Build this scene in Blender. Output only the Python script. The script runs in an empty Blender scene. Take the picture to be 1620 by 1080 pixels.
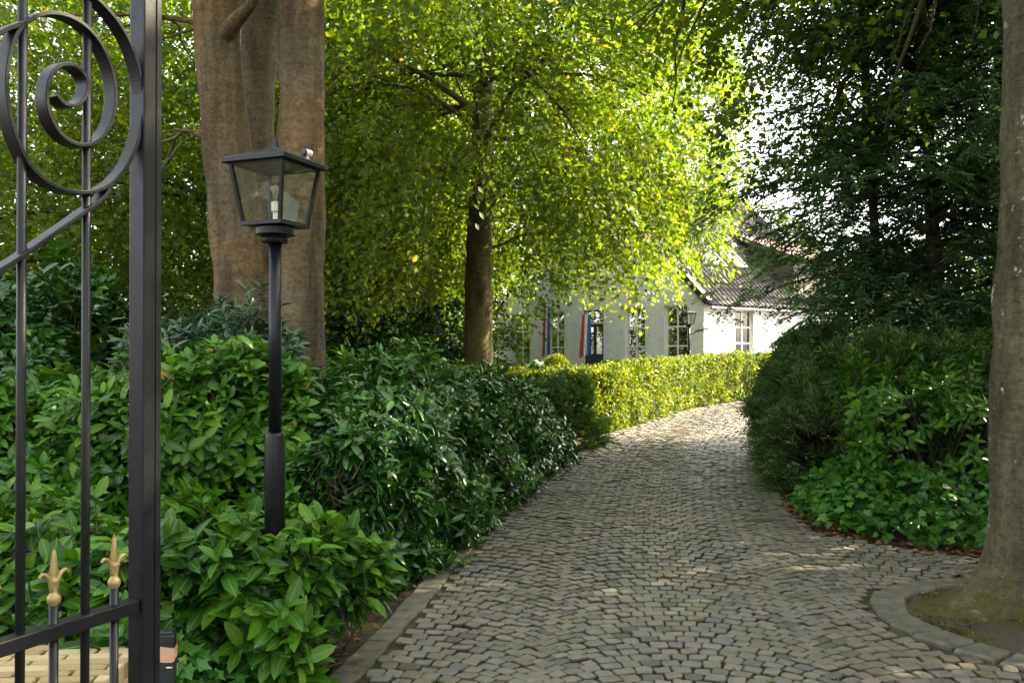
import bpy, bmesh, math, random
import numpy as np
from mathutils import Vector, Matrix
random.seed(7)
RNG = np.random.default_rng(11)
S = bpy.context.scene
COL = S.collection
R = math.radians

# ------------------------------------------------------------------ camera, sky, sun, exposure
EYE = 1.6; F = 1400.0; HOR = 562.0
cam_d = bpy.data.cameras.new('camera'); cam = bpy.data.objects.new('camera', cam_d); COL.objects.link(cam)
cam_d.sensor_width = 36.0; cam_d.lens = F / 1620 * 36
cam_d.clip_start = 0.05; cam_d.clip_end = 1500
PITCH = math.atan(11 / F)
cam.location = (0, 0, EYE); cam.rotation_euler = (math.pi / 2 + PITCH, 0, 0)
cam_d.shift_y = 11 / 1620
S.camera = cam

SUN_EL = R(35); SUN_AZ = math.atan2(0.94, 0.30)          # azimuth from +Y towards +X
SUNV = Vector((math.sin(SUN_AZ) * math.cos(SUN_EL), math.cos(SUN_AZ) * math.cos(SUN_EL), math.sin(SUN_EL)))
world = bpy.data.worlds.new('World'); S.world = world; world.use_nodes = True
wn = world.node_tree; wn.nodes.clear()
sky = wn.nodes.new('ShaderNodeTexSky'); sky.sky_type = 'NISHITA'; sky.sun_disc = False
sky.sun_elevation = SUN_EL; sky.sun_rotation = SUN_AZ; sky.air_density = 1.0; sky.dust_density = 4.0; sky.ozone_density = 1.0
bg = wn.nodes.new('ShaderNodeBackground'); bg.inputs['Strength'].default_value = 0.15
wo = wn.nodes.new('ShaderNodeOutputWorld')
hsv = wn.nodes.new('ShaderNodeHueSaturation'); hsv.inputs['Saturation'].default_value = .36      # thin bright haze: a pale, slightly warm sky
warm = wn.nodes.new('ShaderNodeMix'); warm.data_type = 'RGBA'; warm.blend_type = 'MULTIPLY'; warm.inputs[0].default_value = 1; warm.inputs[7].default_value = (1.04, 1.0, .93, 1)
wn.links.new(sky.outputs[0], hsv.inputs['Color']); wn.links.new(hsv.outputs[0], warm.inputs[6]); wn.links.new(warm.outputs[2], bg.inputs[0]); wn.links.new(bg.outputs[0], wo.inputs[0])
sun_d = bpy.data.lights.new('sun', 'SUN'); sun_d.energy = 4.3; sun_d.angle = R(0.5); sun_d.color = (1.0, 0.84, 0.60)
sun = bpy.data.objects.new('sun', sun_d); COL.objects.link(sun)
sun.rotation_euler = SUNV.to_track_quat('Z', 'Y').to_euler(); sun.location = (20, 5, 20)
vs = S.view_settings
vs.view_transform = 'Standard'; vs.look = 'None'; vs.gamma = 1.0; vs.use_curve_mapping = False; vs.exposure = 2.7
S.cycles.max_bounces = 8; S.cycles.diffuse_bounces = 3; S.cycles.glossy_bounces = 3
S.cycles.transmission_bounces = 6; S.cycles.transparent_max_bounces = 8
S.cycles.use_denoising = True
S.cycles.sample_clamp_indirect = 6.0

# ------------------------------------------------------------------ helpers
def gz(x, y):
    """height of the ground"""
    y = np.asarray(y, float)
    t = np.clip((y - 5.0) / 2.0, 0, 1)
    z = 0.04 * (np.maximum(y - 6.0, 0)) * t
    return np.minimum(z, 0.84) + 0 * np.asarray(x, float)
def gzf(x, y): return float(gz(x, y))
def P(px, py, d):
    return np.array([(px - 810) / F * d, d, EYE + (HOR - py) / F * d])
def link(name, me, mat=None, parent=None):
    o = bpy.data.objects.new(name, me); COL.objects.link(o)
    if mat is not None and len(me.materials) == 0: me.materials.append(mat)
    if parent is not None: o.parent = parent
    return o
def tag(o, label=None, cat=None, group=None, kind=None):
    if label: o['label'] = label
    if cat: o['category'] = cat
    if group: o['group'] = group
    if kind: o['kind'] = kind
    return o
def empty(name, loc=(0, 0, 0), rz=0, label=None, cat=None, group=None):
    o = bpy.data.objects.new(name, None); COL.objects.link(o)
    o.location = loc; o.rotation_euler = (0, 0, rz); o.empty_display_size = 0.2
    return tag(o, label, cat, group)
class MB:
    """collects shapes, builds ONE mesh"""
    def __init__(s): s.v = []; s.f = []; s.m = []
    def add(s, v, f, mi=0):
        b = len(s.v); s.v += [tuple(p) for p in v]; s.f += [tuple(i + b for i in q) for q in f]; s.m += [mi] * len(f)
    def box(s, c, size, rz=0, mi=0, M=None):
        x, y, z = (k / 2 for k in size); ca, sa = math.cos(rz), math.sin(rz)
        pts = []
        for dz in (-z, z):
            for dx, dy in ((-x, -y), (x, -y), (x, y), (-x, y)):
                q = Vector((c[0] + dx * ca - dy * sa, c[1] + dx * sa + dy * ca, c[2] + dz))
                pts.append(M @ q if M else q)
        s.add(pts, [(0, 3, 2, 1), (4, 5, 6, 7), (0, 1, 5, 4), (1, 2, 6, 5), (2, 3, 7, 6), (3, 0, 4, 7)], mi)
    def tube(s, pts, rad, n=8, caps=True, mi=0):
        pts = [Vector(p) for p in pts]
        if not hasattr(rad, '__len__'): rad = [rad] * len(pts)
        rings = []; ref = None
        for i, p in enumerate(pts):
            t = (pts[min(i + 1, len(pts) - 1)] - pts[max(i - 1, 0)]).normalized()
            if ref is None: ref = t.orthogonal().normalized()
            ref = (ref - t * ref.dot(t))
            ref = ref.normalized() if ref.length > 1e-6 else t.orthogonal().normalized()
            b = t.cross(ref)
            rings.append([p + (ref * math.cos(2 * math.pi * k / n) + b * math.sin(2 * math.pi * k / n)) * rad[i] for k in range(n)])
        v = [q for r in rings for q in r]; f = []
        for i in range(len(pts) - 1):
            for k in range(n):
                a, b2 = i * n + k, i * n + (k + 1) % n
                f.append((a, b2, b2 + n, a + n))
        if caps:
            f.append(tuple(range(n))[::-1]); f.append(tuple((len(pts) - 1) * n + k for k in range(n)))
        s.add(v, f, mi)
    def lathe(s, prof, c=(0, 0, 0), n=24, mi=0):
        v = []; f = []
        for r, z in prof:
            for k in range(n): v.append((c[0] + r * math.cos(2 * math.pi * k / n), c[1] + r * math.sin(2 * math.pi * k / n), c[2] + z))
        for i in range(len(prof) - 1):
            for k in range(n):
                a, b = i * n + k, i * n + (k + 1) % n
                f.append((a, b, b + n, a + n))
        f.append(tuple(range(n))[::-1]); f.append(tuple((len(prof) - 1) * n + k for k in range(n)))
        s.add(v, f, mi)
    def sweep_rect(s, pts, wdir, w, th, mi=0, closed_ends=True):
        """flat bar: points on its centre line, wdir = direction of its width"""
        pts = [Vector(p) for p in pts]; wd = Vector(wdir).normalized(); v = []; f = []
        for i, p in enumerate(pts):
            t = (pts[min(i + 1, len(pts) - 1)] - pts[max(i - 1, 0)]).normalized()
            nn = t.cross(wd).normalized() * th / 2
            for a, b in ((-1, -1), (1, -1), (1, 1), (-1, 1)): v.append(p + wd * (w / 2 * a) + nn * b)
        for i in range(len(pts) - 1):
            for k in range(4):
                a, b = i * 4 + k, i * 4 + (k + 1) % 4
                f.append((a, b, b + 4, a + 4))
        f.append((3, 2, 1, 0)); e = (len(pts) - 1) * 4; f.append((e, e + 1, e + 2, e + 3))
        s.add(v, f, mi)
    def build(s, name, mat=None, parent=None, smooth=False, bevel=0, mats=None):
        me = bpy.data.meshes.new(name); me.from_pydata(s.v, [], s.f)
        if mats:
            for m in mats: me.materials.append(m)
            me.polygons.foreach_set('material_index', s.m)
        if smooth: me.polygons.foreach_set('use_smooth', [True] * len(s.f))
        me.update()
        o = link(name, me, mat, parent)
        if bevel:
            b = o.modifiers.new('bevel', 'BEVEL'); b.width = bevel; b.segments = 2; b.limit_method = 'ANGLE'
        return o
def catmull(pts, n=6):
    pts = [np.array(p, float) for p in pts]; out = []
    for i in range(len(pts) - 1):
        p0, p1, p2, p3 = pts[max(i - 1, 0)], pts[i], pts[i + 1], pts[min(i + 2, len(pts) - 1)]
        for k in range(n):
            t = k / n
            out.append(0.5 * (2 * p1 + (p2 - p0) * t + (2 * p0 - 5 * p1 + 4 * p2 - p3) * t * t + (3 * p1 - p0 - 3 * p2 + p3) * t ** 3))
    out.append(pts[-1]); return np.array(out)
def unit(a): return a / np.maximum(np.linalg.norm(a, axis=-1, keepdims=True), 1e-9)
class Noise:
    def __init__(s, seed, scale, n=14):
        r = np.random.default_rng(seed); k = unit(r.normal(size=(n, 3))) * (r.uniform(0.5, 1.6, n)[:, None] * 2 * math.pi / scale)
        s.k = k; s.p = r.uniform(0, 6.28, n); s.n = n
    def __call__(s, p): return np.sin(np.asarray(p) @ s.k.T + s.p).sum(-1) / math.sqrt(s.n / 2)

# leaf templates: verts (along, across, up), faces, across-attribute
def T_diamond(w=0.36):
    return np.array([(0, 0, 0), (.45, w, .10), (1, 0, -.04), (.45, -w, .10)], float), [(0, 1, 2), (0, 2, 3)], np.array([0, 1, 0, 1.])
def T_leaf(w=0.2, bend=-.16, fold=.07):
    v = [(0, 0, 0)]
    sec = ((.13, w * .58, .012), (.34, w * .95, .02), (.62, w * .97, bend * .25), (.85, w * .6, bend * .62)); ac = [0]
    for a, ww, bz in sec:
        v += [(a, ww, bz + fold * ww / w), (a, 0, bz), (a, -ww, bz + fold * ww / w)]; ac += [1, 0, 1]
    v.append((1, 0, bend)); ac.append(0); n = len(sec); e = 3 * n + 1; f = [(0, 1, 2), (0, 2, 3)]
    for i in range(n - 1):
        o = 1 + 3 * i; f += [(o, o + 3, o + 4, o + 1), (o + 1, o + 4, o + 5, o + 2)]
    o = 1 + 3 * (n - 1); f += [(o, e, o + 1), (o + 1, e, o + 2)]
    return np.array(v, float), f, np.array(ac, float)
def T_ivy():
    v = [(0, 0, 0), (-.1, .38, .03), (.28, .33, .02), (.45, .5, .03), (.6, .22, .0), (1, 0, -.06), (.6, -.22, 0), (.45, -.5, .03), (.28, -.33, .02), (-.1, -.38, .03), (.4, 0, -.03)]
    f = [(0, 1, 2, 10), (10, 2, 3, 4), (10, 4, 5), (10, 5, 6), (10, 6, 7, 8), (10, 8, 9, 0)]
    return np.array(v, float), f, np.array([0, 1, 1, 1, 1, 0, 1, 1, 1, 1, 0.])
def leaf_frames(axis, nrm):
    a = unit(axis); n = unit(nrm - a * (nrm * a).sum(-1, keepdims=True)); b = np.cross(n, a)
    return a, b, n
def leaf_mesh(name, tmpl, pos, axis, nrm, size, rnd, smooth=True):
    tv, tf, ta = tmpl; N = len(pos); k = len(tv)
    a, b, n = leaf_frames(axis, nrm)
    v = pos[:, None, :] + size[:, None, None] * (a[:, None, :] * tv[None, :, 0, None] + b[:, None, :] * tv[None, :, 1, None] + n[:, None, :] * tv[None, :, 2, None])
    v = v.reshape(-1, 3).astype(np.float32)
    lens = np.array([len(q) for q in tf]); flat = np.array([i for q in tf for i in q])
    loops = (flat[None, :] + (np.arange(N) * k)[:, None]).ravel().astype(np.int32)
    tot = np.tile(lens, N).astype(np.int32); start = np.concatenate([[0], np.cumsum(tot)[:-1]]).astype(np.int32)
    me = bpy.data.meshes.new(name)
    me.vertices.add(len(v)); me.vertices.foreach_set('co', v.ravel())
    me.loops.add(len(loops)); me.loops.foreach_set('vertex_index', loops)
    me.polygons.add(len(tot)); me.polygons.foreach_set('loop_start', start); me.polygons.foreach_set('loop_total', tot)
    if smooth: me.polygons.foreach_set('use_smooth', np.ones(len(tot), bool))
    at = me.attributes.new('rnd', 'FLOAT', 'POINT'); at.data.foreach_set('value', np.repeat(rnd, k).astype(np.float32))
    at = me.attributes.new('across', 'FLOAT', 'POINT'); at.data.foreach_set('value', np.tile(ta, N).astype(np.float32))
    me.update(calc_edges=True); return me

# ------------------------------------------------------------------ materials
def new_mat(name):
    m = bpy.data.materials.new(name); m.use_nodes = True; nt = m.node_tree; nt.nodes.clear()
    out = nt.nodes.new('ShaderNodeOutputMaterial'); p = nt.nodes.new('ShaderNodeBsdfPrincipled')
    nt.links.new(p.outputs[0], out.inputs[0]); return m, nt, p, out
def ramp(nt, stops, interp='LINEAR'):
    r = nt.nodes.new('ShaderNodeValToRGB'); r.color_ramp.interpolation = interp; e = r.color_ramp.elements
    e[0].position, e[0].color = stops[0][0], (*stops[0][1], 1); e[1].position, e[1].color = stops[-1][0], (*stops[-1][1], 1)
    for pos, c in stops[1:-1]: q = e.new(pos); q.color = (*c, 1)
    return r
def noise(nt, scale, detail=4, rough=.6, coord='Object', vec=None):
    n = nt.nodes.new('ShaderNodeTexNoise'); n.inputs['Scale'].default_value = scale; n.inputs['Detail'].default_value = detail; n.inputs['Roughness'].default_value = rough
    if vec is None:
        tc = nt.nodes.new('ShaderNodeTexCoord'); vec = tc.outputs[coord]
    nt.links.new(vec, n.inputs['Vector']); return n
def mixc(nt, fac, a, b, blend='MIX'):
    m = nt.nodes.new('ShaderNodeMix'); m.data_type = 'RGBA'; m.blend_type = blend
    for s, v in ((m.inputs[0], fac), (m.inputs[6], a), (m.inputs[7], b)):
        if hasattr(v, 'type') and hasattr(v, 'links'): nt.links.new(v, s)
        elif isinstance(v, tuple): s.default_value = (*v, 1)
        else: s.default_value = v
    return m.outputs[2]
def bump(nt, p, h, strength=.3, dist=.02):
    b = nt.nodes.new('ShaderNodeBump'); b.inputs['Strength'].default_value = strength; b.inputs['Distance'].default_value = dist
    nt.links.new(h, b.inputs['Height']); nt.links.new(b.outputs[0], p.inputs['Normal'])
def M_noise(name, stops, scale=8, rough=.7, bstr=.3, bdist=.01, detail=6, metallic=0, spec=.5, coord='Object', bscale=None):
    m, nt, p, o = new_mat(name); n = noise(nt, scale, detail, .6, coord); r = ramp(nt, stops)
    nt.links.new(n.outputs[0], r.inputs[0]); nt.links.new(r.outputs[0], p.inputs['Base Color'])
    p.inputs['Roughness'].default_value = rough; p.inputs['Metallic'].default_value = metallic; p.inputs['Specular IOR Level'].default_value = spec
    h = n if bscale is None else noise(nt, bscale, detail, .6, coord)
    if bstr: bump(nt, p, h.outputs[0], bstr, bdist)
    return m
def M_leaf(name, stops, trans=.35, tcol=(1.3, 1.25, .5), rough=.45, spec=.5, midrib=None, coat=0):
    m, nt, p, o = new_mat(name)
    at = nt.nodes.new('ShaderNodeAttribute'); at.attribute_name = 'rnd'
    r = ramp(nt, stops); nt.links.new(at.outputs['Fac'], r.inputs[0]); c = r.outputs[0]
    if midrib:
        ac = nt.nodes.new('ShaderNodeAttribute'); ac.attribute_name = 'across'
        mr = nt.nodes.new('ShaderNodeMapRange'); mr.inputs[1].default_value = .03; mr.inputs[2].default_value = .12; mr.inputs[3].default_value = .7; mr.inputs[4].default_value = 0
        nt.links.new(ac.outputs['Fac'], mr.inputs[0]); c = mixc(nt, mr.outputs[0], c, midrib)
    nt.links.new(c, p.inputs['Base Color']); p.inputs['Roughness'].default_value = rough; p.inputs['Specular IOR Level'].default_value = spec
    t = nt.nodes.new('ShaderNodeBsdfTranslucent'); nt.links.new(mixc(nt, 1.0, c, tcol, 'MULTIPLY'), t.inputs[0])
    mx = nt.nodes.new('ShaderNodeMixShader'); mx.inputs[0].default_value = trans
    nt.links.new(p.outputs[0], mx.inputs[1]); nt.links.new(t.outputs[0], mx.inputs[2]); nt.links.new(mx.outputs[0], o.inputs[0])
    return m
MAT = {}
BEECH = [(0, (.035, .07, .008)), (.5, (.07, .125, .012)), (.85, (.125, .17, .016)), (.96, (.19, .17, .03)), (1, (.2, .12, .035))]
MAT['beech'] = M_leaf('beech_leaf', BEECH, .58, (2.0, 1.85, .4), .5, .3)
MAT['wood_leaf'] = M_leaf('woodland_leaf', [(0, (.025, .055, .008)), (.6, (.06, .11, .012)), (1, (.12, .17, .018))], .45, (2.0, 1.7, .4), .55, .25)
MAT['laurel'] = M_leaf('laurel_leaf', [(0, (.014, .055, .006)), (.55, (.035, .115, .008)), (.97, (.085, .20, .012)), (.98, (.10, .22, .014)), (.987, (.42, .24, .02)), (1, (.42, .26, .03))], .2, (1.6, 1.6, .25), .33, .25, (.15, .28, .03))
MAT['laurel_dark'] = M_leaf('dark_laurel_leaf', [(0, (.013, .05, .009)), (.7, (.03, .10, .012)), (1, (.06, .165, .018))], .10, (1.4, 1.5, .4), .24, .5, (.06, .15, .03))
MAT['rhodo'] = M_leaf('rhododendron_leaf', [(0, (.02, .055, .028)), (1, (.05, .11, .05))], .08, (1.2, 1.3, .6), .33, .5, (.1, .17, .07))
MAT['hedge'] = M_leaf('hedge_leaf', [(0, (.055, .10, .010)), (.6, (.12, .17, .014)), (1, (.20, .23, .022))], .35, (1.8, 1.6, .4), .5, .3)
MAT['yew'] = M_leaf('yew_needles', [(0, (.02, .05, .009)), (.7, (.045, .10, .014)), (1, (.095, .165, .02))], .2, (1.4, 1.5, .5), .45, .4)
MAT['conifer'] = M_leaf('conifer_needles', [(0, (.03, .07, .034)), (.7, (.06, .125, .05)), (1, (.11, .2, .065))], .3, (1.5, 1.6, .7), .5, .35)
MAT['ivy'] = M_leaf('ivy_leaf', [(0, (.018, .075, .010)), (.6, (.045, .145, .015)), (1, (.12, .26, .03))], .2, (1.5, 1.5, .4), .38, .35, (.12, .25, .08))
MAT['litter'] = M_leaf('dead_leaf', [(0, (.05, .022, .012)), (.5, (.13, .055, .025)), (.9, (.24, .12, .05)), (1, (.34, .2, .06))], .1, (1, 1, .8), .7, .3)
MAT['twig'] = M_noise('twig_bark', [(.3, (.03, .022, .014)), (.7, (.075, .055, .035))], 20, .85, .3)

def M_bark(name, base, dark, lichen=.0, moss=0., mossh=1.0, warm=None, sc=1.0):
    m, nt, p, o = new_mat(name)
    tc = nt.nodes.new('ShaderNodeTexCoord'); mp = nt.nodes.new('ShaderNodeMapping'); mp.inputs['Scale'].default_value = (3 * sc, 3 * sc, .8 * sc)
    nt.links.new(tc.outputs['Object'], mp.inputs[0])
    n1 = noise(nt, 1.6, 6, .6, vec=mp.outputs[0]); r = ramp(nt, [(.32, dark), (.52, base), (.72, tuple(min(1, k * 1.35) for k in base))]); nt.links.new(n1.outputs[0], r.inputs[0])
    c = r.outputs[0]
    n2 = noise(nt, 26 * sc, 5, .65, vec=tc.outputs['Object'])
    r2 = ramp(nt, [(.36, (.45, .45, .45)), (.55, (1, 1, 1))]); nt.links.new(n2.outputs[0], r2.inputs[0]); c = mixc(nt, .75, c, r2.outputs[0], 'MULTIPLY')
    mp3 = nt.nodes.new('ShaderNodeMapping'); mp3.inputs['Scale'].default_value = (2.2, 2.2, 14); nt.links.new(tc.outputs['Object'], mp3.inputs[0])
    n3 = noise(nt, 1.1, 4, .7, vec=mp3.outputs[0]); r3 = ramp(nt, [(.42, (.72, .72, .72)), (.55, (1, 1, 1))]); nt.links.new(n3.outputs[0], r3.inputs[0]); c = mixc(nt, .6, c, r3.outputs[0], 'MULTIPLY')
    if warm:
        n4 = noise(nt, .9, 3, .5, vec=tc.outputs['Object']); r4 = ramp(nt, [(.45, (0, 0, 0)), (.62, (1, 1, 1))]); nt.links.new(n4.outputs[0], r4.inputs[0])
        c = mixc(nt, r4.outputs[0], c, mixc(nt, 1.0, c, warm, 'MULTIPLY'))
    mp4 = nt.nodes.new('ShaderNodeMapping'); mp4.inputs['Scale'].default_value = (7, 7, .35); nt.links.new(tc.outputs['Object'], mp4.inputs[0])
    n7 = noise(nt, 1.0, 5, .7, vec=mp4.outputs[0]); r7 = ramp(nt, [(.38, (.62, .66, .6)), (.5, (1, 1, 1)), (.64, (1, 1, 1)), (.74, (1.35, 1.4, 1.3))]); nt.links.new(n7.outputs[0], r7.inputs[0]); c = mixc(nt, .8, c, r7.outputs[0], 'MULTIPLY')
    n8 = noise(nt, 75, 3, .6, vec=tc.outputs['Object']); r8 = ramp(nt, [(.30, (.3, .28, .26)), (.37, (1, 1, 1))]); nt.links.new(n8.outputs[0], r8.inputs[0]); c = mixc(nt, .8, c, r8.outputs[0], 'MULTIPLY')
    if lichen:
        n5 = noise(nt, 7, 5, .7, vec=tc.outputs['Object']); r5 = ramp(nt, [(.63 - lichen * .1, (0, 0, 0)), (.66 - lichen * .1, (1, 1, 1))]); nt.links.new(n5.outputs[0], r5.inputs[0])
        c = mixc(nt, r5.outputs[0], c, (.30, .33, .28))
    if moss:
        g = nt.nodes.new('ShaderNodeSeparateXYZ'); nt.links.new(tc.outputs['Object'], g.inputs[0])
        mr = nt.nodes.new('ShaderNodeMapRange'); mr.inputs[1].default_value = 0; mr.inputs[2].default_value = mossh; mr.inputs[3].default_value = .62; mr.inputs[4].default_value = 0
        nt.links.new(g.outputs[2], mr.inputs[0])
        n6 = noise(nt, 6, 6, .7, vec=tc.outputs['Object']); ad = nt.nodes.new('ShaderNodeMath'); ad.operation = 'ADD'
        nt.links.new(n6.outputs[0], ad.inputs[0]); nt.links.new(mr.outputs[0], ad.inputs[1])
        r6 = ramp(nt, [(.86, (0, 0, 0)), (1.0, (moss, moss, moss))]); nt.links.new(ad.outputs[0], r6.inputs[0])
        c = mixc(nt, r6.outputs[0], c, mixc(nt, n2.outputs[0], (.02, .022, .006), (.085, .085, .014)))
    nt.links.new(c, p.inputs['Base Color']); p.inputs['Roughness'].default_value = .85; p.inputs['Specular IOR Level'].default_value = .25
    ad2 = nt.nodes.new('ShaderNodeMath'); ad2.operation = 'ADD'; nt.links.new(n2.outputs[0], ad2.inputs[0]); nt.links.new(n1.outputs[0], ad2.inputs[1])
    ad3 = nt.nodes.new('ShaderNodeMath'); ad3.operation = 'ADD'; nt.links.new(ad2.outputs[0], ad3.inputs[0]); nt.links.new(n3.outputs[0], ad3.inputs[1])
    bump(nt, p, ad3.outputs[0], .7, .028); return m
MAT['bark_left'] = M_bark('beech_bark_brown', (.14, .11, .066), (.07, .056, .034), 0, 0, 1, (1.2, .98, .75))
MAT['bark_mid'] = M_bark('beech_bark_mossy', (.11, .092, .034), (.045, .04, .018), 0, .6, 3.0)
MAT['bark_near'] = M_bark('beech_bark_grey', (.105, .092, .052), (.052, .046, .026), .08, .85, .55)
MAT['bark_dark'] = M_bark('dark_bark', (.05, .035, .025), (.02, .015, .012))

def M_paint(name, col, rough=.35, spec=.5, metallic=0, dirt=.25):
    m, nt, p, o = new_mat(name); n = noise(nt, 14, 6, .7)
    r = ramp(nt, [(.35, col), (.8, tuple(min(1, c + dirt * .12) for c in col))]); nt.links.new(n.outputs[0], r.inputs[0]); nt.links.new(r.outputs[0], p.inputs['Base Color'])
    n2 = noise(nt, 40, 4, .7); mr = nt.nodes.new('ShaderNodeMapRange'); mr.inputs[3].default_value = rough - .1; mr.inputs[4].default_value = rough + .2
    nt.links.new(n2.outputs[0], mr.inputs[0]); nt.links.new(mr.outputs[0], p.inputs['Roughness'])
    p.inputs['Specular IOR Level'].default_value = spec; p.inputs['Metallic'].default_value = metallic
    bump(nt, p, n2.outputs[0], .12, .003); return m
MAT['iron'] = M_paint('black_gate_paint', (.004, .005, .008), .34, .3, 0, .05)
MAT['lamp_black'] = M_paint('black_lamp_paint', (.003, .004, .007), .3, .3, 0, .03)
MAT['gold'] = M_paint('gold_paint', (.30, .225, .075), .4, .5, .4, .3)
MAT['tan'] = M_paint('tan_band', (.52, .29, .19), .6, .3)
MAT['plastic'] = M_paint('black_plastic', (.012, .013, .016), .28, .5)
MAT['white_frame'] = M_paint('white_window_paint', (.78, .78, .74), .4, .5)
MAT['cream'] = M_paint('cream_reveal_paint', (.68, .66, .6), .6, .3)
MAT['door'] = M_paint('dark_door_paint', (.018, .022, .028), .3, .5)
MAT['lead'] = M_paint('lead_grey', (.22, .24, .28), .55, .4)
MAT['white_plastic'] = M_paint('white_plastic', (.82, .80, .74), .4, .5)
def M_glass(name, tint=(1, 1, 1), fac=.0, rough=.02):
    m, nt, p, o = new_mat(name); nt.nodes.remove(p)
    tr = nt.nodes.new('ShaderNodeBsdfTransparent'); tr.inputs[0].default_value = (*tint, 1)
    gl = nt.nodes.new('ShaderNodeBsdfGlossy'); gl.inputs['Roughness'].default_value = rough
    fr = nt.nodes.new('ShaderNodeFresnel'); fr.inputs[0].default_value = 1.5
    ad = nt.nodes.new('ShaderNodeMath'); ad.operation = 'ADD'; ad.inputs[1].default_value = fac; ad.use_clamp = True; nt.links.new(fr.outputs[0], ad.inputs[0])
    mx = nt.nodes.new('ShaderNodeMixShader'); nt.links.new(ad.outputs[0], mx.inputs[0]); nt.links.new(tr.outputs[0], mx.inputs[1]); nt.links.new(gl.outputs[0], mx.inputs[2])
    nt.links.new(mx.outputs[0], o.inputs[0]); return m
MAT['glass'] = M_glass('window_glass', (.42, .46, .44), .02)
MAT['bulb_glass'] = M_glass('bulb_glass', (.95, .93, .88), .04)
def M_dirty_glass():
    m, nt, p, o = new_mat('lantern_glass'); nt.nodes.remove(p)
    tr = nt.nodes.new('ShaderNodeBsdfTransparent'); tr.inputs[0].default_value = (.80, .87, .80, 1)
    gl = nt.nodes.new('ShaderNodeBsdfGlossy'); gl.inputs['Roughness'].default_value = .05
    df = nt.nodes.new('ShaderNodeBsdfDiffuse'); df.inputs[0].default_value = (.5, .55, .48, 1)
    m1 = nt.nodes.new('ShaderNodeMixShader'); m1.inputs[0].default_value = .05; nt.links.new(tr.outputs[0], m1.inputs[1]); nt.links.new(gl.outputs[0], m1.inputs[2])
    n = noise(nt, 45, 5, .75); r = ramp(nt, [(.4, (.008, .008, .008)), (.7, (.035, .035, .035)), (.74, (.55, .55, .55))]); nt.links.new(n.outputs[0], r.inputs[0])
    m2 = nt.nodes.new('ShaderNodeMixShader'); nt.links.new(r.outputs[0], m2.inputs[0]); nt.links.new(m1.outputs[0], m2.inputs[1]); nt.links.new(df.outputs[0], m2.inputs[2])
    nt.links.new(m2.outputs[0], o.inputs[0]); return m
MAT['lantern_glass'] = M_dirty_glass()
def M_whitebrick():
    m, nt, p, o = new_mat('whitewashed_brick')
    tc = nt.nodes.new('ShaderNodeTexCoord'); sx = nt.nodes.new('ShaderNodeSeparateXYZ'); nt.links.new(tc.outputs['Object'], sx.inputs[0])
    ad = nt.nodes.new('ShaderNodeMath'); ad.operation = 'ADD'; nt.links.new(sx.outputs[0], ad.inputs[0]); nt.links.new(sx.outputs[1], ad.inputs[1])
    cx = nt.nodes.new('ShaderNodeCombineXYZ'); nt.links.new(ad.outputs[0], cx.inputs[0]); nt.links.new(sx.outputs[2], cx.inputs[1])
    b = nt.nodes.new('ShaderNodeTexBrick'); b.inputs['Scale'].default_value = 1; b.inputs['Brick Width'].default_value = .22; b.inputs['Row Height'].default_value = .075; b.inputs['Mortar Size'].default_value = .008
    b.inputs['Color1'].default_value = (.83, .84, .84, 1); b.inputs['Color2'].default_value = (.77, .79, .80, 1); b.inputs['Mortar'].default_value = (.55, .56, .56, 1)
    nt.links.new(cx.outputs[0], b.inputs['Vector'])
    n = noise(nt, 3, 5, .7, vec=tc.outputs['Object']); r = ramp(nt, [(.35, (.82, .82, .8)), (.6, (1, 1, 1))]); nt.links.new(n.outputs[0], r.inputs[0])
    nt.links.new(mixc(nt, 1, b.outputs[0], r.outputs[0], 'MULTIPLY'), p.inputs['Base Color']); p.inputs['Roughness'].default_value = .8
    bump(nt, p, b.outputs['Fac'], -.5, .012); return m
MAT['whitebrick'] = M_whitebrick()
MAT['pantile'] = M_noise('dark_pantile', [(.3, (.016, .014, .014)), (.7, (.045, .04, .038))], 5, .5, .3, .01, spec=.35)
MAT['red_tile'] = M_noise('red_clay_tile', [(.3, (.10, .06, .045)), (.7, (.20, .125, .09))], 6, .7)
MAT['shingle'] = M_noise('brown_slate', [(.3, (.05, .038, .035)), (.7, (.13, .095, .08))], 6, .7)
MAT['skylight'] = M_glass('skylight_glass', (.2, .22, .25), .45, .08)
MAT['curtain'] = M_noise('curtain_cloth', [(.3, (.42, .34, .24)), (.7, (.55, .46, .34))], 4, .9)
MAT['curtain_red'] = M_noise('red_curtain_cloth', [(.3, (.30, .13, .09)), (.7, (.42, .2, .14))], 4, .9)
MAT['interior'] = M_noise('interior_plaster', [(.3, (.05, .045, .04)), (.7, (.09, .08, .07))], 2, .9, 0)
MAT['flag_red'] = M_noise('flag_red', [(.3, (.42, .03, .04)), (.7, (.52, .05, .06))], 8, .8)
MAT['flag_white'] = M_noise('flag_white', [(.3, (.72, .72, .72)), (.7, (.8, .8, .8))], 8, .8)
MAT['flag_blue'] = M_noise('flag_blue', [(.3, (.03, .09, .32)), (.7, (.05, .13, .40))], 8, .8)
MAT['flower'] = M_leaf('white_petals', [(0, (.6, .66, .6)), (1, (.8, .8, .8))], .2, (1, 1, 1), .6, .3)
MAT['ybrick'] = M_leaf('yellow_brick', [(0, (.26, .2, .10)), (.5, (.36, .28, .13)), (1, (.42, .35, .2))], 0, (1, 1, 1), .85, .2)
MAT['mortar'] = M_noise('grey_mortar', [(.3, (.11, .10, .08)), (.7, (.22, .2, .17))], 18, .95)
MAT['plinth'] = M_noise('pale_plinth', [(.3, (.42, .42, .40)), (.7, (.56, .55, .52))], 14, .9)

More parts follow.
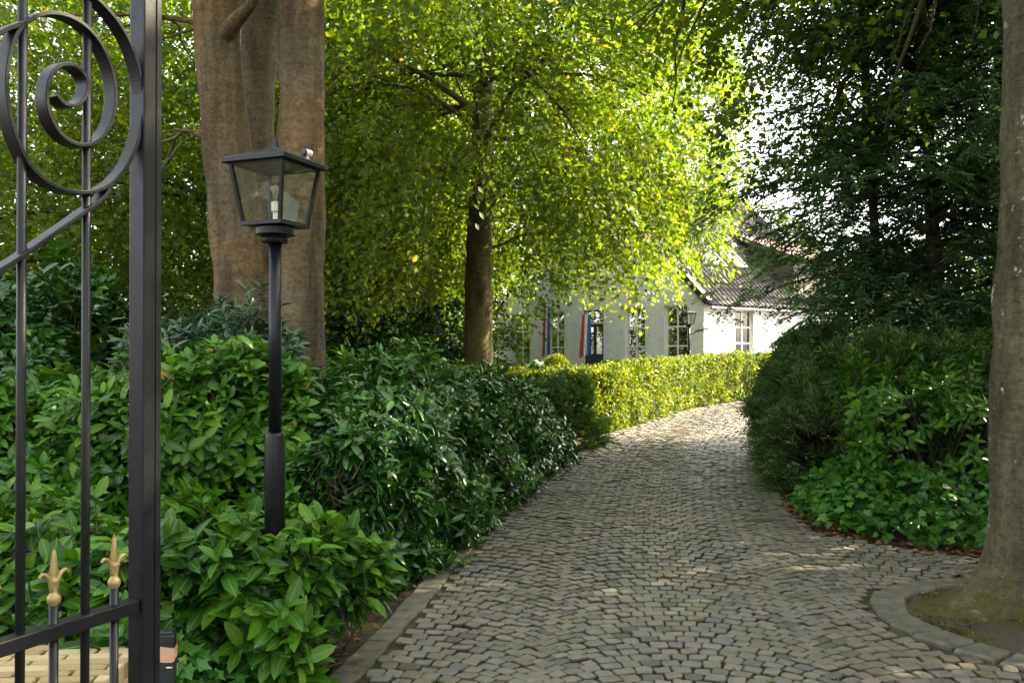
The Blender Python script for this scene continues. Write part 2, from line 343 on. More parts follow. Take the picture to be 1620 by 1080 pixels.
def M_ground():
    m, nt, p, o = new_mat('bed_soil')
    tc = nt.nodes.new('ShaderNodeTexCoord')
    n = noise(nt, 9, 8, .7, vec=tc.outputs['Object']); r = ramp(nt, [(.3, (.028, .018, .012)), (.5, (.06, .042, .03)), (.62, (.10, .072, .05)), (.75, (.15, .085, .045))]); nt.links.new(n.outputs[0], r.inputs[0])
    n2 = noise(nt, 1.2, 5, .65, vec=tc.outputs['Object']); r2 = ramp(nt, [(.5, (0, 0, 0)), (.66, (.7, .7, .7))]); nt.links.new(n2.outputs[0], r2.inputs[0])
    nt.links.new(mixc(nt, r2.outputs[0], r.outputs[0], (.04, .055, .014)), p.inputs['Base Color']); p.inputs['Roughness'].default_value = .95; p.inputs['Specular IOR Level'].default_value = .2
    n3 = noise(nt, 60, 6, .8, vec=tc.outputs['Object']); bump(nt, p, n3.outputs[0], .9, .03); return m
MAT['soil'] = M_ground()
def M_joint():
    m, nt, p, o = new_mat('mossy_joint_sand')
    tc = nt.nodes.new('ShaderNodeTexCoord')
    n = noise(nt, 30, 6, .75, vec=tc.outputs['Object']); r = ramp(nt, [(.3, (.012, .009, .006)), (.6, (.04, .028, .017)), (.78, (.12, .065, .03))]); nt.links.new(n.outputs[0], r.inputs[0])
    n2 = noise(nt, 1.5, 5, .6, vec=tc.outputs['Object']); r2 = ramp(nt, [(.42, (0, 0, 0)), (.56, (1, 1, 1))]); nt.links.new(n2.outputs[0], r2.inputs[0])
    n3 = noise(nt, 45, 4, .7, vec=tc.outputs['Object']); r3 = ramp(nt, [(.3, (.025, .03, .005)), (.7, (.085, .09, .012))]); nt.links.new(n3.outputs[0], r3.inputs[0])
    nt.links.new(mixc(nt, r2.outputs[0], r.outputs[0], r3.outputs[0]), p.inputs['Base Color']); p.inputs['Roughness'].default_value = .95
    bump(nt, p, n.outputs[0], .8, .015); return m
MAT['joint'] = M_joint()
def M_sett():
    m, nt, p, o = new_mat('worn_stone_sett')
    at = nt.nodes.new('ShaderNodeAttribute'); at.attribute_name = 'rnd'
    tc = nt.nodes.new('ShaderNodeTexCoord'); geo = nt.nodes.new('ShaderNodeNewGeometry')
    r = ramp(nt, [(0, (.08, .078, .07)), (.14, (.125, .126, .115)), (.34, (.17, .17, .15)), (.5, (.15, .14, .105)), (.64, (.195, .182, .15)), (.76, (.185, .158, .128)), (.9, (.21, .178, .146)), (.975, (.2, .19, .17)), (.985, (.34, .32, .28)), (1, (.33, .31, .28))])
    nt.links.new(at.outputs['Fac'], r.inputs[0])
    n = noise(nt, 22, 6, .7, vec=geo.outputs['Position']); r1 = ramp(nt, [(.3, (.6, .6, .58)), (.6, (1.05, 1.05, 1.05))]); nt.links.new(n.outputs[0], r1.inputs[0])
    c = mixc(nt, .85, r.outputs[0], r1.outputs[0], 'MULTIPLY')
    n2 = noise(nt, 1.6, 5, .65, vec=geo.outputs['Position']); r2 = ramp(nt, [(.52, (0, 0, 0)), (.7, (.45, .45, .45))]); nt.links.new(n2.outputs[0], r2.inputs[0])
    c = mixc(nt, r2.outputs[0], c, (.085, .085, .035))
    n4 = noise(nt, .7, 5, .6, vec=geo.outputs['Position']); r4 = ramp(nt, [(.5, (0, 0, 0)), (.72, (.4, .4, .4))]); nt.links.new(n4.outputs[0], r4.inputs[0])
    c = mixc(nt, r4.outputs[0], c, (.17, .115, .075))
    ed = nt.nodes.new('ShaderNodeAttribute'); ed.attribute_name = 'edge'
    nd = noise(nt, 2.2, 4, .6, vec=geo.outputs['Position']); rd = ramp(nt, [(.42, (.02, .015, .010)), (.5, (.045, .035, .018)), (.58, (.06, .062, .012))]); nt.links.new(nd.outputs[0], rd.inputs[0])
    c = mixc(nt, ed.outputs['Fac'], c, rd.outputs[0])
    nt.links.new(c, p.inputs['Base Color'])
    n3 = noise(nt, 90, 5, .7, vec=geo.outputs['Position'])
    mr = nt.nodes.new('ShaderNodeMapRange'); mr.inputs[3].default_value = .4; mr.inputs[4].default_value = .75; nt.links.new(n.outputs[0], mr.inputs[0]); nt.links.new(mr.outputs[0], p.inputs['Roughness'])
    p.inputs['Specular IOR Level'].default_value = .4
    bump(nt, p, n3.outputs[0], .45, .006); return m
MAT['sett'] = M_sett()
MAT['kerb'] = M_noise('weathered_kerb_stone', [(.3, (.06, .056, .036)), (.5, (.105, .097, .072)), (.75, (.16, .148, .12))], 14, .75, .5, .01, coord='Object', bscale=50)
def M_pit():
    m, nt, p, o = new_mat('mossy_tree_pit')
    tc = nt.nodes.new('ShaderNodeTexCoord')
    n = noise(nt, 35, 7, .8, vec=tc.outputs['Object']); r = ramp(nt, [(.3, (.035, .026, .018)), (.55, (.10, .08, .058)), (.72, (.22, .19, .15))]); nt.links.new(n.outputs[0], r.inputs[0])
    n2 = noise(nt, 3.2, 6, .7, vec=tc.outputs['Object']); r2 = ramp(nt, [(.46, (0, 0, 0)), (.58, (1, 1, 1))]); nt.links.new(n2.outputs[0], r2.inputs[0])
    n3 = noise(nt, 70, 4, .7, vec=tc.outputs['Object']); r3 = ramp(nt, [(.3, (.035, .04, .006)), (.7, (.10, .095, .014))]); nt.links.new(n3.outputs[0], r3.inputs[0])
    nt.links.new(mixc(nt, r2.outputs[0], r.outputs[0], r3.outputs[0]), p.inputs['Base Color']); p.inputs['Roughness'].default_value = .95
    bump(nt, p, n.outputs[0], 1, .03); return m
MAT['pit'] = M_pit()

# ------------------------------------------------------------------ ground
def graded(a, b, lo, hi, n):
    c = np.linspace(a, b, n); ext = [3, 8, 20, 60, 150, 400, 900]
    return np.concatenate([[a - e for e in ext[::-1] if a - e >= lo], c, [b + e for e in ext if b + e <= hi]])
xs = graded(-12, 14, -900, 900, 80); ys = graded(-4, 34, -900, 900, 110)
gx, gy = np.meshgrid(xs, ys); gnz = Noise(3, 1.1)
gzz = gz(gx, gy) + np.where((np.abs(gx) < 14) & (gy < 36), .018 * gnz(np.stack([gx, gy, gx * 0], -1)), 0) - .02
nv = len(xs); gv = np.stack([gx, gy, gzz], -1).reshape(-1, 3)
gf = [(j * nv + i, j * nv + i + 1, (j + 1) * nv + i + 1, (j + 1) * nv + i) for j in range(len(ys) - 1) for i in range(nv - 1)]
me = bpy.data.meshes.new('ground'); me.from_pydata(gv.tolist(), [], gf); me.polygons.foreach_set('use_smooth', [True] * len(gf))
tag(link('ground', me, MAT['soil']), kind='structure')

# driveway: joint bed sheet, setts, kerb
LEFT = catmull([(-2.1, -1.5), (-1.65, 1.5), (-.936, 4.37), (-.58, 6.7), (-.065, 9.07), (.55, 11.0), (1.42, 14.0), (3.45, 17.9), (5.7, 20.4), (9.5, 22.6), (13, 23.5)], 8)
RIGHT = catmull([(11, -1.5), (9, 4.2), (6.2, 6.25), (4.4, 6.6), (3.59, 6.8), (2.98, 7.15), (2.6, 7.75), (2.79, 9.07), (3.18, 11.0), (3.75, 13.5), (4.65, 16.6), (6.9, 18.8), (10, 20.2), (13, 20.8)], 8)
POLY = np.concatenate([LEFT, RIGHT[::-1]])
def inside(pts, poly):
    x, y = pts[:, 0], pts[:, 1]; res = np.zeros(len(pts), bool); j = len(poly) - 1
    for i in range(len(poly)):
        xi, yi = poly[i]; xj, yj = poly[j]
        with np.errstate(divide='ignore', invalid='ignore'):
            c = ((yi > y) != (yj > y)) & (x < (xj - xi) * (y - yi) / (yj - yi) + xi)
        res ^= c; j = i
    return res
PITC = np.array([3.36, 5.25]); 
def pit_r(th): return .92 + .10 * np.sin(2 * th + .6) + .05 * np.sin(3 * th)
bm = bmesh.new()
g = np.stack(np.meshgrid(np.arange(-2.4, 13, .25), np.arange(-1.5, 23.6, .25)), -1)
def drive_z(x, y):
    return gz(x, y) + .018 * np.sin(np.asarray(x) * 1.7 + 1) * np.sin(np.asarray(y) * .9) 
cell = {}
for j in range(g.shape[0] - 1):
    for i in range(g.shape[1] - 1):
        c = g[j, i] + .125
        cell[(i, j)] = c
keys = list(cell); ok = inside(np.array([cell[k] for k in keys]), POLY)
vid = {}
for k, q in zip(keys, ok):
    if not q: continue
    i, j = k; ids = []
    for a, b in ((0, 0), (1, 0), (1, 1), (0, 1)):
        kk = (i + a, j + b)
        if kk not in vid:
            x, y = g[j + b, i + a]; vid[kk] = bm.verts.new((x, y, float(drive_z(x, y)) + .014))
        ids.append(vid[kk])
    bm.faces.new(ids)
me = bpy.data.meshes.new('driveway'); bm.to_mesh(me); bm.free()
drive = tag(link('driveway', me, MAT['joint']), kind='structure')

# sett templates
def sett_template(i):
    r = np.random.default_rng(100 + i)
    pts = []
    for ring, (s, z) in enumerate(((1, -.05), (1, .021), (.955, .029), (.85, .032))):
        for ax, ay in ((-.5, -.5), (0, -.53), (.5, -.5), (.53, 0), (.5, .5), (0, .53), (-.5, .5), (-.53, 0)):
            pts.append((ax, ay, s, z, ring))
    j = r.uniform(-.055, .055, (8, 2)); tilt = r.uniform(-.05, .05, 2); v = []
    for k, (ax, ay, s, z, ring) in enumerate(pts):
        cx, cy = ax + j[k % 8, 0], ay + j[k % 8, 1]
        cut = .965 if (k % 2 == 0) else 1.0
        zz = z + (r.uniform(-.002, .002) + tilt[0] * cx * .1 + tilt[1] * cy * .1 if ring else 0)
        v.append((cx * s * cut, cy * s * cut, zz))
    v.append((0, 0, .032 + r.uniform(-.003, .003)))
    f = []
    for ring in range(3):
        for k in range(8):
            a, b = ring * 8 + k, ring * 8 + (k + 1) % 8; f.append((a, b, b + 8, a + 8))
    for k in range(8): f.append((24 + k, 24 + (k + 1) % 8, 32))
    return np.array(v), f
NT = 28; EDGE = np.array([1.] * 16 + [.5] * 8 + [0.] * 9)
TEMPL = [sett_template(i) for i in range(NT)]; TR = RNG.random(NT); TR[0] = .99; TR[1:14] = np.linspace(.02, .6, 13)
TR[14:] = np.array([.3, .36, .42, .2, .25, .5, .55, .64, .7, .76, .82, .88, .93, .4])
# arc pattern in drive coordinates
CL = catmull([(-.35, -3), (.1, 0), (.55, 3), (.92, 6), (1.3, 8.5), (1.85, 11.0), (2.65, 13.8), (4.1, 16.9), (6.3, 19.3), (9.5, 21.2), (14, 22.6)], 24)
seg = np.linalg.norm(np.diff(CL, axis=0), axis=1); arc = np.concatenate([[0], np.cumsum(seg)])
tanv = np.gradient(CL, axis=0); tanv = tanv / np.linalg.norm(tanv, axis=1, keepdims=True)
def drive_map(u, v):
    x = np.interp(v, arc, CL[:, 0]); y = np.interp(v, arc, CL[:, 1])
    tx = np.interp(v, arc, tanv[:, 0]); ty = np.interp(v, arc, tanv[:, 1])
    l = np.hypot(tx, ty); tx, ty = tx / l, ty / l
    return np.stack([x + u * ty, y - u * tx], -1), np.arctan2(ty, tx) - math.pi / 2
W = 1.42; RAD = W / 2 / math.sin(R(48)); ROW = .098
U, V, A, SX, SY = [], [], [], [], []
for col in range(-3, 7):
    uc = col * W + .12 + RNG.uniform(-.008, .008)
    for k in range(int(31 / ROW)):
        v0 = -1.6 + k * ROW + (.35 if col % 2 else 0) 
        nn = 16 + (k % 2); half = R(48); off = RNG.uniform(-.3, .3)
        edges = np.linspace(-half * 1.03, half * 1.03, nn + 1); edges[1:-1] += RNG.uniform(-.12, .12, nn - 1) * (2 * half / nn)
        for a0, a1 in zip(edges[:-1], edges[1:]):
            a = (a0 + a1) / 2
            U.append(uc + RAD * math.sin(a)); V.append(v0 + RAD * (math.cos(a) - .75) + RNG.normal(0, .004)); A.append(-a)
            SX.append((a1 - a0) * RAD * .925); SY.append(ROW * math.cos(a) * .91)
U, V, A, SX, SY = map(np.array, (U, V, A, SX, SY))
XY, ROT = drive_map(U, V); ANG = ROT + A + RNG.normal(0, .045, len(A))
keep = inside(XY, POLY)
# keep clear of the kerb row on the left edge
def dist_poly(pts, line):
    a = line[:-1]; b = line[1:]; best = np.full(len(pts), 1e9)
    for p, q in zip(a, b):
        d = q - p; t = np.clip(((pts - p) @ d) / (d @ d), 0, 1); best = np.minimum(best, np.linalg.norm(pts - p - t[:, None] * d, axis=1))
    return best
keep &= dist_poly(XY, LEFT) > .225
rel = XY - PITC; keep &= np.hypot(rel[:, 0], rel[:, 1]) > pit_r(np.arctan2(rel[:, 1], rel[:, 0])) + .245
keep &= (XY[:, 1] > 1.0) & (XY[:, 0] < 9)
# drop duplicates where the bend squeezes columns together
XY, ANG, SX, SY = XY[keep], ANG[keep], SX[keep], SY[keep]
ids = RNG.integers(0, NT, len(XY)); bad = (ids == 0) & (RNG.random(len(ids)) < .93); ids[bad] = RNG.integers(1, NT, bad.sum())
ZS = drive_z(XY[:, 0], XY[:, 1]) + RNG.normal(0, .003, len(XY))
px = 810 + F * XY[:, 0] / np.maximum(XY[:, 1], .1); py = HOR + F * (EYE - ZS) / np.maximum(XY[:, 1], .1)
vis = (px > 500) & (px < 1600) & (py < 1078) & (XY[:, 1] > 3)
order = np.argsort(np.where(vis, XY[:, 1], 99)); near = order[:300]; far = order[300:]
meshes = []
for i, (v, f) in enumerate(TEMPL):
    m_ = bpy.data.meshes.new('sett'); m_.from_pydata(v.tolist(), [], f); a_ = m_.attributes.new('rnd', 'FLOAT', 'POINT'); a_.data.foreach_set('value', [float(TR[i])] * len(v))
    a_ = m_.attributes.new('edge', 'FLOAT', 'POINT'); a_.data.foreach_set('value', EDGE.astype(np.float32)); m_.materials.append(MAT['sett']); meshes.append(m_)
for i in near:
    o = bpy.data.objects.new('sett', meshes[ids[i]]); COL.objects.link(o); o.parent = drive
    o.location = (XY[i, 0], XY[i, 1], ZS[i]); o.rotation_euler = (RNG.normal(0, .012), RNG.normal(0, .012), ANG[i]); o.scale = (SX[i], SY[i], 1)
vv, ff, rr = [], [], []; base = 0
for i in far:
    v, f = TEMPL[ids[i]]; ca, sa = math.cos(ANG[i]), math.sin(ANG[i]); x = v[:, 0] * SX[i]; y = v[:, 1] * SY[i]
    vv.append(np.stack([XY[i, 0] + x * ca - y * sa, XY[i, 1] + x * sa + y * ca, ZS[i] + v[:, 2]], -1)); ff += [tuple(q + base for q in t) for t in f]; rr.append(np.full(len(v), TR[ids[i]] + RNG.normal(0, .02) if ids[i] else .99)); base += len(v)
me = bpy.data.meshes.new('setts'); me.from_pydata(np.concatenate(vv).tolist(), [], ff)
at = me.attributes.new('rnd', 'FLOAT', 'POINT'); at.data.foreach_set('value', np.concatenate(rr).astype(np.float32))
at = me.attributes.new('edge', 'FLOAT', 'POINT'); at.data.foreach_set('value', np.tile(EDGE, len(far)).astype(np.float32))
tag(link('setts', me, MAT['sett'], drive), kind='stuff')

def stone_mesh(name, quad, top, depth, bev, mat):
    """irregular slab from four ground corners"""
    c = sum((np.array(q) for q in quad)) / 4; v = []
    for s, z in ((1, -depth), (1, top - bev), (1 - bev / .1 * .5, top)):
        for q in quad: v.append((*(c + (np.array(q) - c) * s), z))
    f = [tuple(range(8, 12))]
    for r_ in range(2):
        for k in range(4): a, b = r_ * 4 + k, r_ * 4 + (k + 1) % 4; f.append((a, b, b + 4, a + 4))
    m_ = bpy.data.meshes.new(name); m_.from_pydata(v, [], f); m_.materials.append(mat); return m_
# left kerb row
ld = np.concatenate([[0], np.cumsum(np.linalg.norm(np.diff(LEFT, axis=0), axis=1))])
s = 2.2; n_k = 0
while s < 24 and n_k < 90:
    L = RNG.uniform(.2, .42); q = []
    for ss, w in ((s + .008, .04), (s + .008, .185), (s + L - .008, .185), (s + L - .008, .04)):
        x = np.interp(ss, ld, LEFT[:, 0]); y = np.interp(ss, ld, LEFT[:, 1]); x2 = np.interp(ss + .05, ld, LEFT[:, 0]); y2 = np.interp(ss + .05, ld, LEFT[:, 1])
        t = np.array([x2 - x, y2 - y]); t /= np.linalg.norm(t); q.append((x + t[1] * (w + RNG.uniform(-.012, .012)), y - t[0] * (w + RNG.uniform(-.012, .012))))
    c = np.mean(q, 0); z = float(drive_z(*c))
    m_ = stone_mesh('kerb_stone', [tuple(np.array(k) - c) for k in q[::-1]][::-1], .026 + RNG.uniform(-.004, .006), .06, .012, MAT['kerb'])
    o = link('kerb_stone', m_, None, drive); o.location = (*c, z); s += L; n_k += 1
# tree pit and its ring of stones
mb = MB(); nth = 48; vs_ = [(PITC[0], PITC[1], .09)]; fs_ = []
pn = Noise(9, .5)
for ir, fr in enumerate(np.linspace(.12, 1, 12)):
    for k in range(nth):
        th = 2 * math.pi * k / nth; r_ = float(pit_r(th)) * fr; x, y = PITC[0] + r_ * math.cos(th), PITC[1] + r_ * math.sin(th)
        vs_.append((x, y, float(drive_z(x, y)) + .02 + .10 * (1 - fr) ** 1.2 + (.012 * float(pn(np.array([x, y, 0]))) if ir < 11 else 0)))
for k in range(nth): fs_.append((0, 1 + k, 1 + (k + 1) % nth))
for ir in range(11):
    for k in range(nth): a, b = 1 + ir * nth + k, 1 + ir * nth + (k + 1) % nth; fs_.append((a, a + nth, b + nth, b))
me = bpy.data.meshes.new('tree_pit'); me.from_pydata(vs_, [], fs_); me.polygons.foreach_set('use_smooth', [True] * len(fs_))
pit = tag(link('tree_pit', me, MAT['pit']), kind='structure')
th = 1.2
while th < 1.2 + 2 * math.pi - .12:
    L = RNG.uniform(.20, .34) / 1.3; q = []
    th1 = min(th + L, 1.2 + 2 * math.pi)
    for tt, dr in ((th + .012, .0), (th + .012, .20), (th1 - .012, .20), (th1 - .012, 0)):
        r_ = float(pit_r(tt)) + dr + RNG.uniform(-.015, .015); q.append((PITC[0] + r_ * math.cos(tt), PITC[1] + r_ * math.sin(tt)))
    c = np.mean(q, 0)
    m_ = stone_mesh('edging_stone', [tuple(np.array(k) - c) for k in q], .04 + RNG.uniform(-.006, .012), .06, .015, MAT['kerb'])
    o = link('edging_stone', m_, None, pit); o.location = (*c, float(drive_z(*c))); th = th1

# ------------------------------------------------------------------ foliage generators
def run_surface(path, half, height, n, seed, ew=.6, eh=.7, th0=.0, th1=math.pi, namp=.12, nscale=.7, front_bias=0.0):
    """random points and outward normals on a hedge-like body along a path; theta=0 on the right-hand side of the path"""
    r = np.random.default_rng(seed); path = np.asarray(path, float); K = len(path)
    t = r.uniform(0, K - 1, n); th_ = r.uniform(th0, th1, n); i = np.arange(K)
    cx = np.interp(t, i, path[:, 0]); cy = np.interp(t, i, path[:, 1]); w = np.interp(t, i, half); h = np.interp(t, i, height)
    tg = np.gradient(path, axis=0); tx = np.interp(t, i, tg[:, 0]); ty = np.interp(t, i, tg[:, 1]); l = np.hypot(tx, ty); tx, ty = tx / l, ty / l
    c, s_ = np.cos(th_), np.sin(th_); a = np.sign(c) * np.abs(c) ** ew; b = np.abs(s_) ** eh
    pos = np.stack([cx + ty * w * a, cy - tx * w * a, gz(cx, cy) + h * b], -1)
    nrm = unit(np.stack([ty * c * h, -tx * c * h, s_ * w + .05], -1))
    # rounded ends
    e = np.minimum(t, K - 1 - t); endd = np.where(t < (K - 1) / 2, -1, 1)[:, None] * np.stack([tx, ty, 0 * tx], -1)
    cap = np.clip(1 - e / .5, 0, 1)[:, None]; nrm = unit(nrm + endd * cap * 1.2)
    nz = Noise(seed + 1, nscale)(pos); pos = pos + nrm * (namp * nz)[:, None]
    pos[:, :2] -= (endd * cap ** 2 * b[:, None] * .25)[:, :2]
    return pos, nrm, nz
def rosettes(pos, nrm, per, size, seed, up=.5, jit=.35, spread=(50, 85), shoot=.16, droop=.25, depth=0.0):
    """leafy shoots: per leaves round each shoot"""
    r = np.random.default_rng(seed); n = len(pos)
    sd = unit(nrm * .75 + np.array([0, 0, up]) + r.normal(0, jit, (n, 3)))
    pos = pos - nrm * (r.random(n) ** 1.5 * depth)[:, None]
    ref = unit(np.cross(sd, r.normal(size=(n, 3)))); ref2 = np.cross(sd, ref)
    ph = (np.arange(per) * 2.399)[None, :] + r.uniform(0, 6.28, (n, 1)) + r.normal(0, .25, (n, per))
    fr = np.linspace(0, 1, per)[None, :] + r.normal(0, .05, (n, per))
    rad = ref[:, None, :] * np.cos(ph)[..., None] + ref2[:, None, :] * np.sin(ph)[..., None]
    al = np.radians(spread[1] + (spread[0] - spread[1]) * fr + r.normal(0, 9, (n, per)))
    ax = sd[:, None, :] * np.cos(al)[..., None] + rad * np.sin(al)[..., None]; ax[..., 2] -= droop * r.random((n, per)); ax = unit(ax)
    base = pos[:, None, :] + sd[:, None, :] * (shoot * (fr - .6))[..., None]
    nr = sd[:, None, :] + r.normal(0, .25, (n, per, 3))
    sz = size * r.uniform(.55, 1.22, (n, per)) * (1 - .25 * np.abs(fr - .4))
    rn = np.clip(np.repeat(r.normal(.45, .27, n)[:, None], per, 1) + r.normal(0, .16, (n, per)) + .15 * fr, 0, .95)
    rn = np.where(r.random((n, per)) < .002, .993, rn)
    stems = (pos - sd * (shoot * 1.6), pos + sd * (shoot * .4))
    return base.reshape(-1, 3), ax.reshape(-1, 3), nr.reshape(-1, 3), sz.ravel(), rn.ravel(), stems
def sticks(name, a, b, r0, mat, parent, n=3):
    """many thin stems as one part"""
    a = np.asarray(a); b = np.asarray(b); d = unit(b - a); e = unit(np.cross(d, np.array([.3, .2, .9]))); f = np.cross(d, e); N = len(a)
    v = []
    for base, rr in ((a, r0), (b, r0 * .5)):
        for k in range(3):
            v.append(base + (e * math.cos(2.094 * k) + f * math.sin(2.094 * k)) * rr)
    v = np.stack(v, 1).reshape(-1, 3); fs = []
    for i in range(N):
        o = i * 6
        fs += [(o, o + 1, o + 4, o + 3), (o + 1, o + 2, o + 5, o + 4), (o + 2, o, o + 3, o + 5)]
    me = bpy.data.meshes.new(name); me.from_pydata(v.tolist(), [], fs); return tag(link(name, me, mat, parent), kind='stuff')
LEAFVAR = {}
def leaf_objects(parent, tmpl, key, mat, pos, ax, nr, sz, rn):
    if key not in LEAFVAR:
        LEAFVAR[key] = []
        for q in list(np.linspace(.15, .95, 7)) + [.993]:
            m_ = leaf_mesh('leaf', tmpl, np.zeros((1, 3)), np.array([[1., 0, 0]]), np.array([[0, 0, 1.]]), np.ones(1), np.array([q])); m_.materials.append(mat); LEAFVAR[key].append((q, m_))
    a, b, n = leaf_frames(ax, nr)
    for i in range(len(pos)):
        q = min(LEAFVAR[key], key=lambda t: abs(t[0] - rn[i]))[1]
        o = bpy.data.objects.new('leaf', q); COL.objects.link(o); o.parent = parent
        s_ = float(sz[i]); o.matrix_world = Matrix(((a[i, 0] * s_, b[i, 0] * s_, n[i, 0] * s_, pos[i, 0]), (a[i, 1] * s_, b[i, 1] * s_, n[i, 1] * s_, pos[i, 1]), (a[i, 2] * s_, b[i, 2] * s_, n[i, 2] * s_, pos[i, 2]), (0, 0, 0, 1)))
def camera_px(p):
    y = np.maximum(p[:, 1], .1); return 810 + F * p[:, 0] / y, HOR - F * (p[:, 2] - EYE) / y
def shrub(name, label, cat, layers, mat, tmpl, key, nparts=0, group=None, frame=(260, 1560, 0, 1080), stem_r=.004, core=None):
    """layers: list of tuples from rosettes(); the nparts leaves that show largest become parts"""
    t = empty(name, (0, 0, 0), 0, label, cat, group)
    P_, A_, N_, S_, R_ = (np.concatenate([l[i] for l in layers]) for i in range(5))
    okz = P_[:, 2] > gz(P_[:, 0], P_[:, 1]) + .01
    P_, A_, N_, S_, R_ = P_[okz], A_[okz], N_[okz], S_[okz], R_[okz]
    if nparts:
        x, y = camera_px(P_); inn = (x > frame[0]) & (x < frame[1]) & (y > frame[2]) & (y < frame[3])
        # outermost leaves: nearest to the eye within small screen cells
        d = np.linalg.norm(P_ - np.array([0, 0, EYE]), axis=1); score = np.where(inn, d, 1e3)
        cellk = (x // 22).astype(int) * 1000 + (y // 22).astype(int); o_ = np.lexsort((score, cellk)); first = np.ones(len(o_), bool); first[1:] = cellk[o_][1:] != cellk[o_][:-1]
        front = o_[first]; front = front[score[front] < 900]
        pick = front[np.argsort(score[front])][:nparts]
        leaf_objects(t, tmpl, key, mat, P_[pick], A_[pick], N_[pick], S_[pick], R_[pick])
        keepm = np.ones(len(P_), bool); keepm[pick] = False
        P_, A_, N_, S_, R_ = P_[keepm], A_[keepm], N_[keepm], S_[keepm], R_[keepm]
    tag(link('foliage', leaf_mesh('foliage', tmpl, P_, A_, N_, S_, R_), mat, t), kind='stuff')
    a = np.concatenate([l[5][0] for l in layers]); b = np.concatenate([l[5][1] for l in layers])
    sticks('twigs', a, b, stem_r, MAT['twig'], t)
    return t

# ------------------------------------------------------------------ the house
HC = np.array([6.16, 28.4]); FD = np.array([-.613, .788]); ED = np.array([.788, .613]); HZ = .84
HANG = math.atan2(ED[1], ED[0])     # local x = along the side wall (ED), local y = along the front (FD)
def on_front(px):                   # distance from the corner along the front
    m = (px - 810) / F; return (m * HC[1] - HC[0]) / (FD[0] - m * FD[1])
def on_side(px):
    m = (px - 810) / F; return (m * HC[1] - HC[0]) / (ED[0] - m * ED[1])
house = empty('white_farmhouse', (HC[0], HC[1], HZ), HANG, 'whitewashed brick farmhouse with dark pantile roof behind the clipped hedge', 'house')
def wall_open(length, height, openings, depth, axis):
    """wall face with openings and their reveals; axis 'y': front (x=0 plane), 'x': side (y=0 plane)"""
    us = sorted({0, length, *[o[0] for o in openings], *[o[1] for o in openings]}); zs = sorted({-.4, height, *[o[2] for o in openings], *[o[3] for o in openings]})
    mb = MB()
    def pt(u, w, z): return (w, u, z) if axis == 'y' else (u, w, z)
    for i in range(len(us) - 1):
        for j in range(len(zs) - 1):
            cu, cz = (us[i] + us[i + 1]) / 2, (zs[j] + zs[j + 1]) / 2
            if any(o[0] < cu < o[1] and o[2] < cz < o[3] for o in openings): continue
            mb.add([pt(us[i], 0, zs[j]), pt(us[i + 1], 0, zs[j]), pt(us[i + 1], 0, zs[j + 1]), pt(us[i], 0, zs[j + 1])], [(0, 1, 2, 3)])
            mb.add([pt(us[i], depth, zs[j]), pt(us[i + 1], depth, zs[j]), pt(us[i + 1], depth, zs[j + 1]), pt(us[i], depth, zs[j + 1])], [(0, 1, 2, 3)])
    return mb, pt
EAVE = 2.56; FLEN = on_front(788); SLEN = 8.6; RIDGE_R = FLEN / 2; PIT = math.tan(R(43)); RZ = EAVE + RIDGE_R * PIT
WPX = [(810, 839), (866, 893), (988, 1021), (1050, 1088)]
SILL = .36; WH = 3 * .69
f_open = [(on_front(b), on_front(a), SILL, SILL + WH) for a, b in WPX] + [(on_front(955), on_front(923), -.1, SILL + WH)]
mb, pt = wall_open(FLEN, EAVE, f_open, .32, 'y')
mb.add([(0, 0, EAVE), (0, FLEN, EAVE), (0, RIDGE_R, RZ)], [(0, 1, 2)]); mb.add([(.32, 0, EAVE), (.32, FLEN, EAVE), (.32, RIDGE_R, RZ)], [(0, 1, 2)])
mb.build('front_wall', MAT['whitebrick'], house)
# flared foot of the far end of the front
mb = MB(); mb.add([(-.02, FLEN - .02, 1.0), (-.02, FLEN + .25, -.4), (.6, FLEN + .25, -.4), (.6, FLEN - .02, 1.0), (-.02, FLEN - .02, -.4), (.6, FLEN - .02, -.4)], [(0, 4, 1), (0, 1, 2, 3), (3, 2, 5)]); mb.build('buttress', MAT['whitebrick'], house)
s0, s1 = on_side(1163), on_side(1192)
s_open = [(s0, s1, SILL + .2, SILL + .2 + 1.75)]
mb, pt = wall_open(SLEN, EAVE, s_open, .32, 'x'); mb.build('side_wall', MAT['whitebrick'], house)
mb = MB(); mb.add([(SLEN, 0, -.4), (SLEN, FLEN, -.4), (SLEN, FLEN, EAVE), (SLEN, RIDGE_R, RZ), (SLEN, 0, EAVE)], [(0, 1, 2, 3, 4)]); mb.add([(0, FLEN, -.4), (SLEN, FLEN, -.4), (SLEN, FLEN, EAVE), (0, FLEN, EAVE)], [(0, 1, 2, 3)])
mb.build('rear_wall', MAT['whitebrick'], house)
mb = MB(); mb.box((SLEN / 2, FLEN / 2, .1), (SLEN - .1, FLEN - .1, .04)); mb.box((SLEN / 2, FLEN / 2, EAVE - .05), (SLEN - .1, FLEN - .1, .04)); mb.box((3.2, FLEN / 2, EAVE / 2), (.1, FLEN - .2, EAVE - .2)); mb.build('inner_room', MAT['interior'], house)
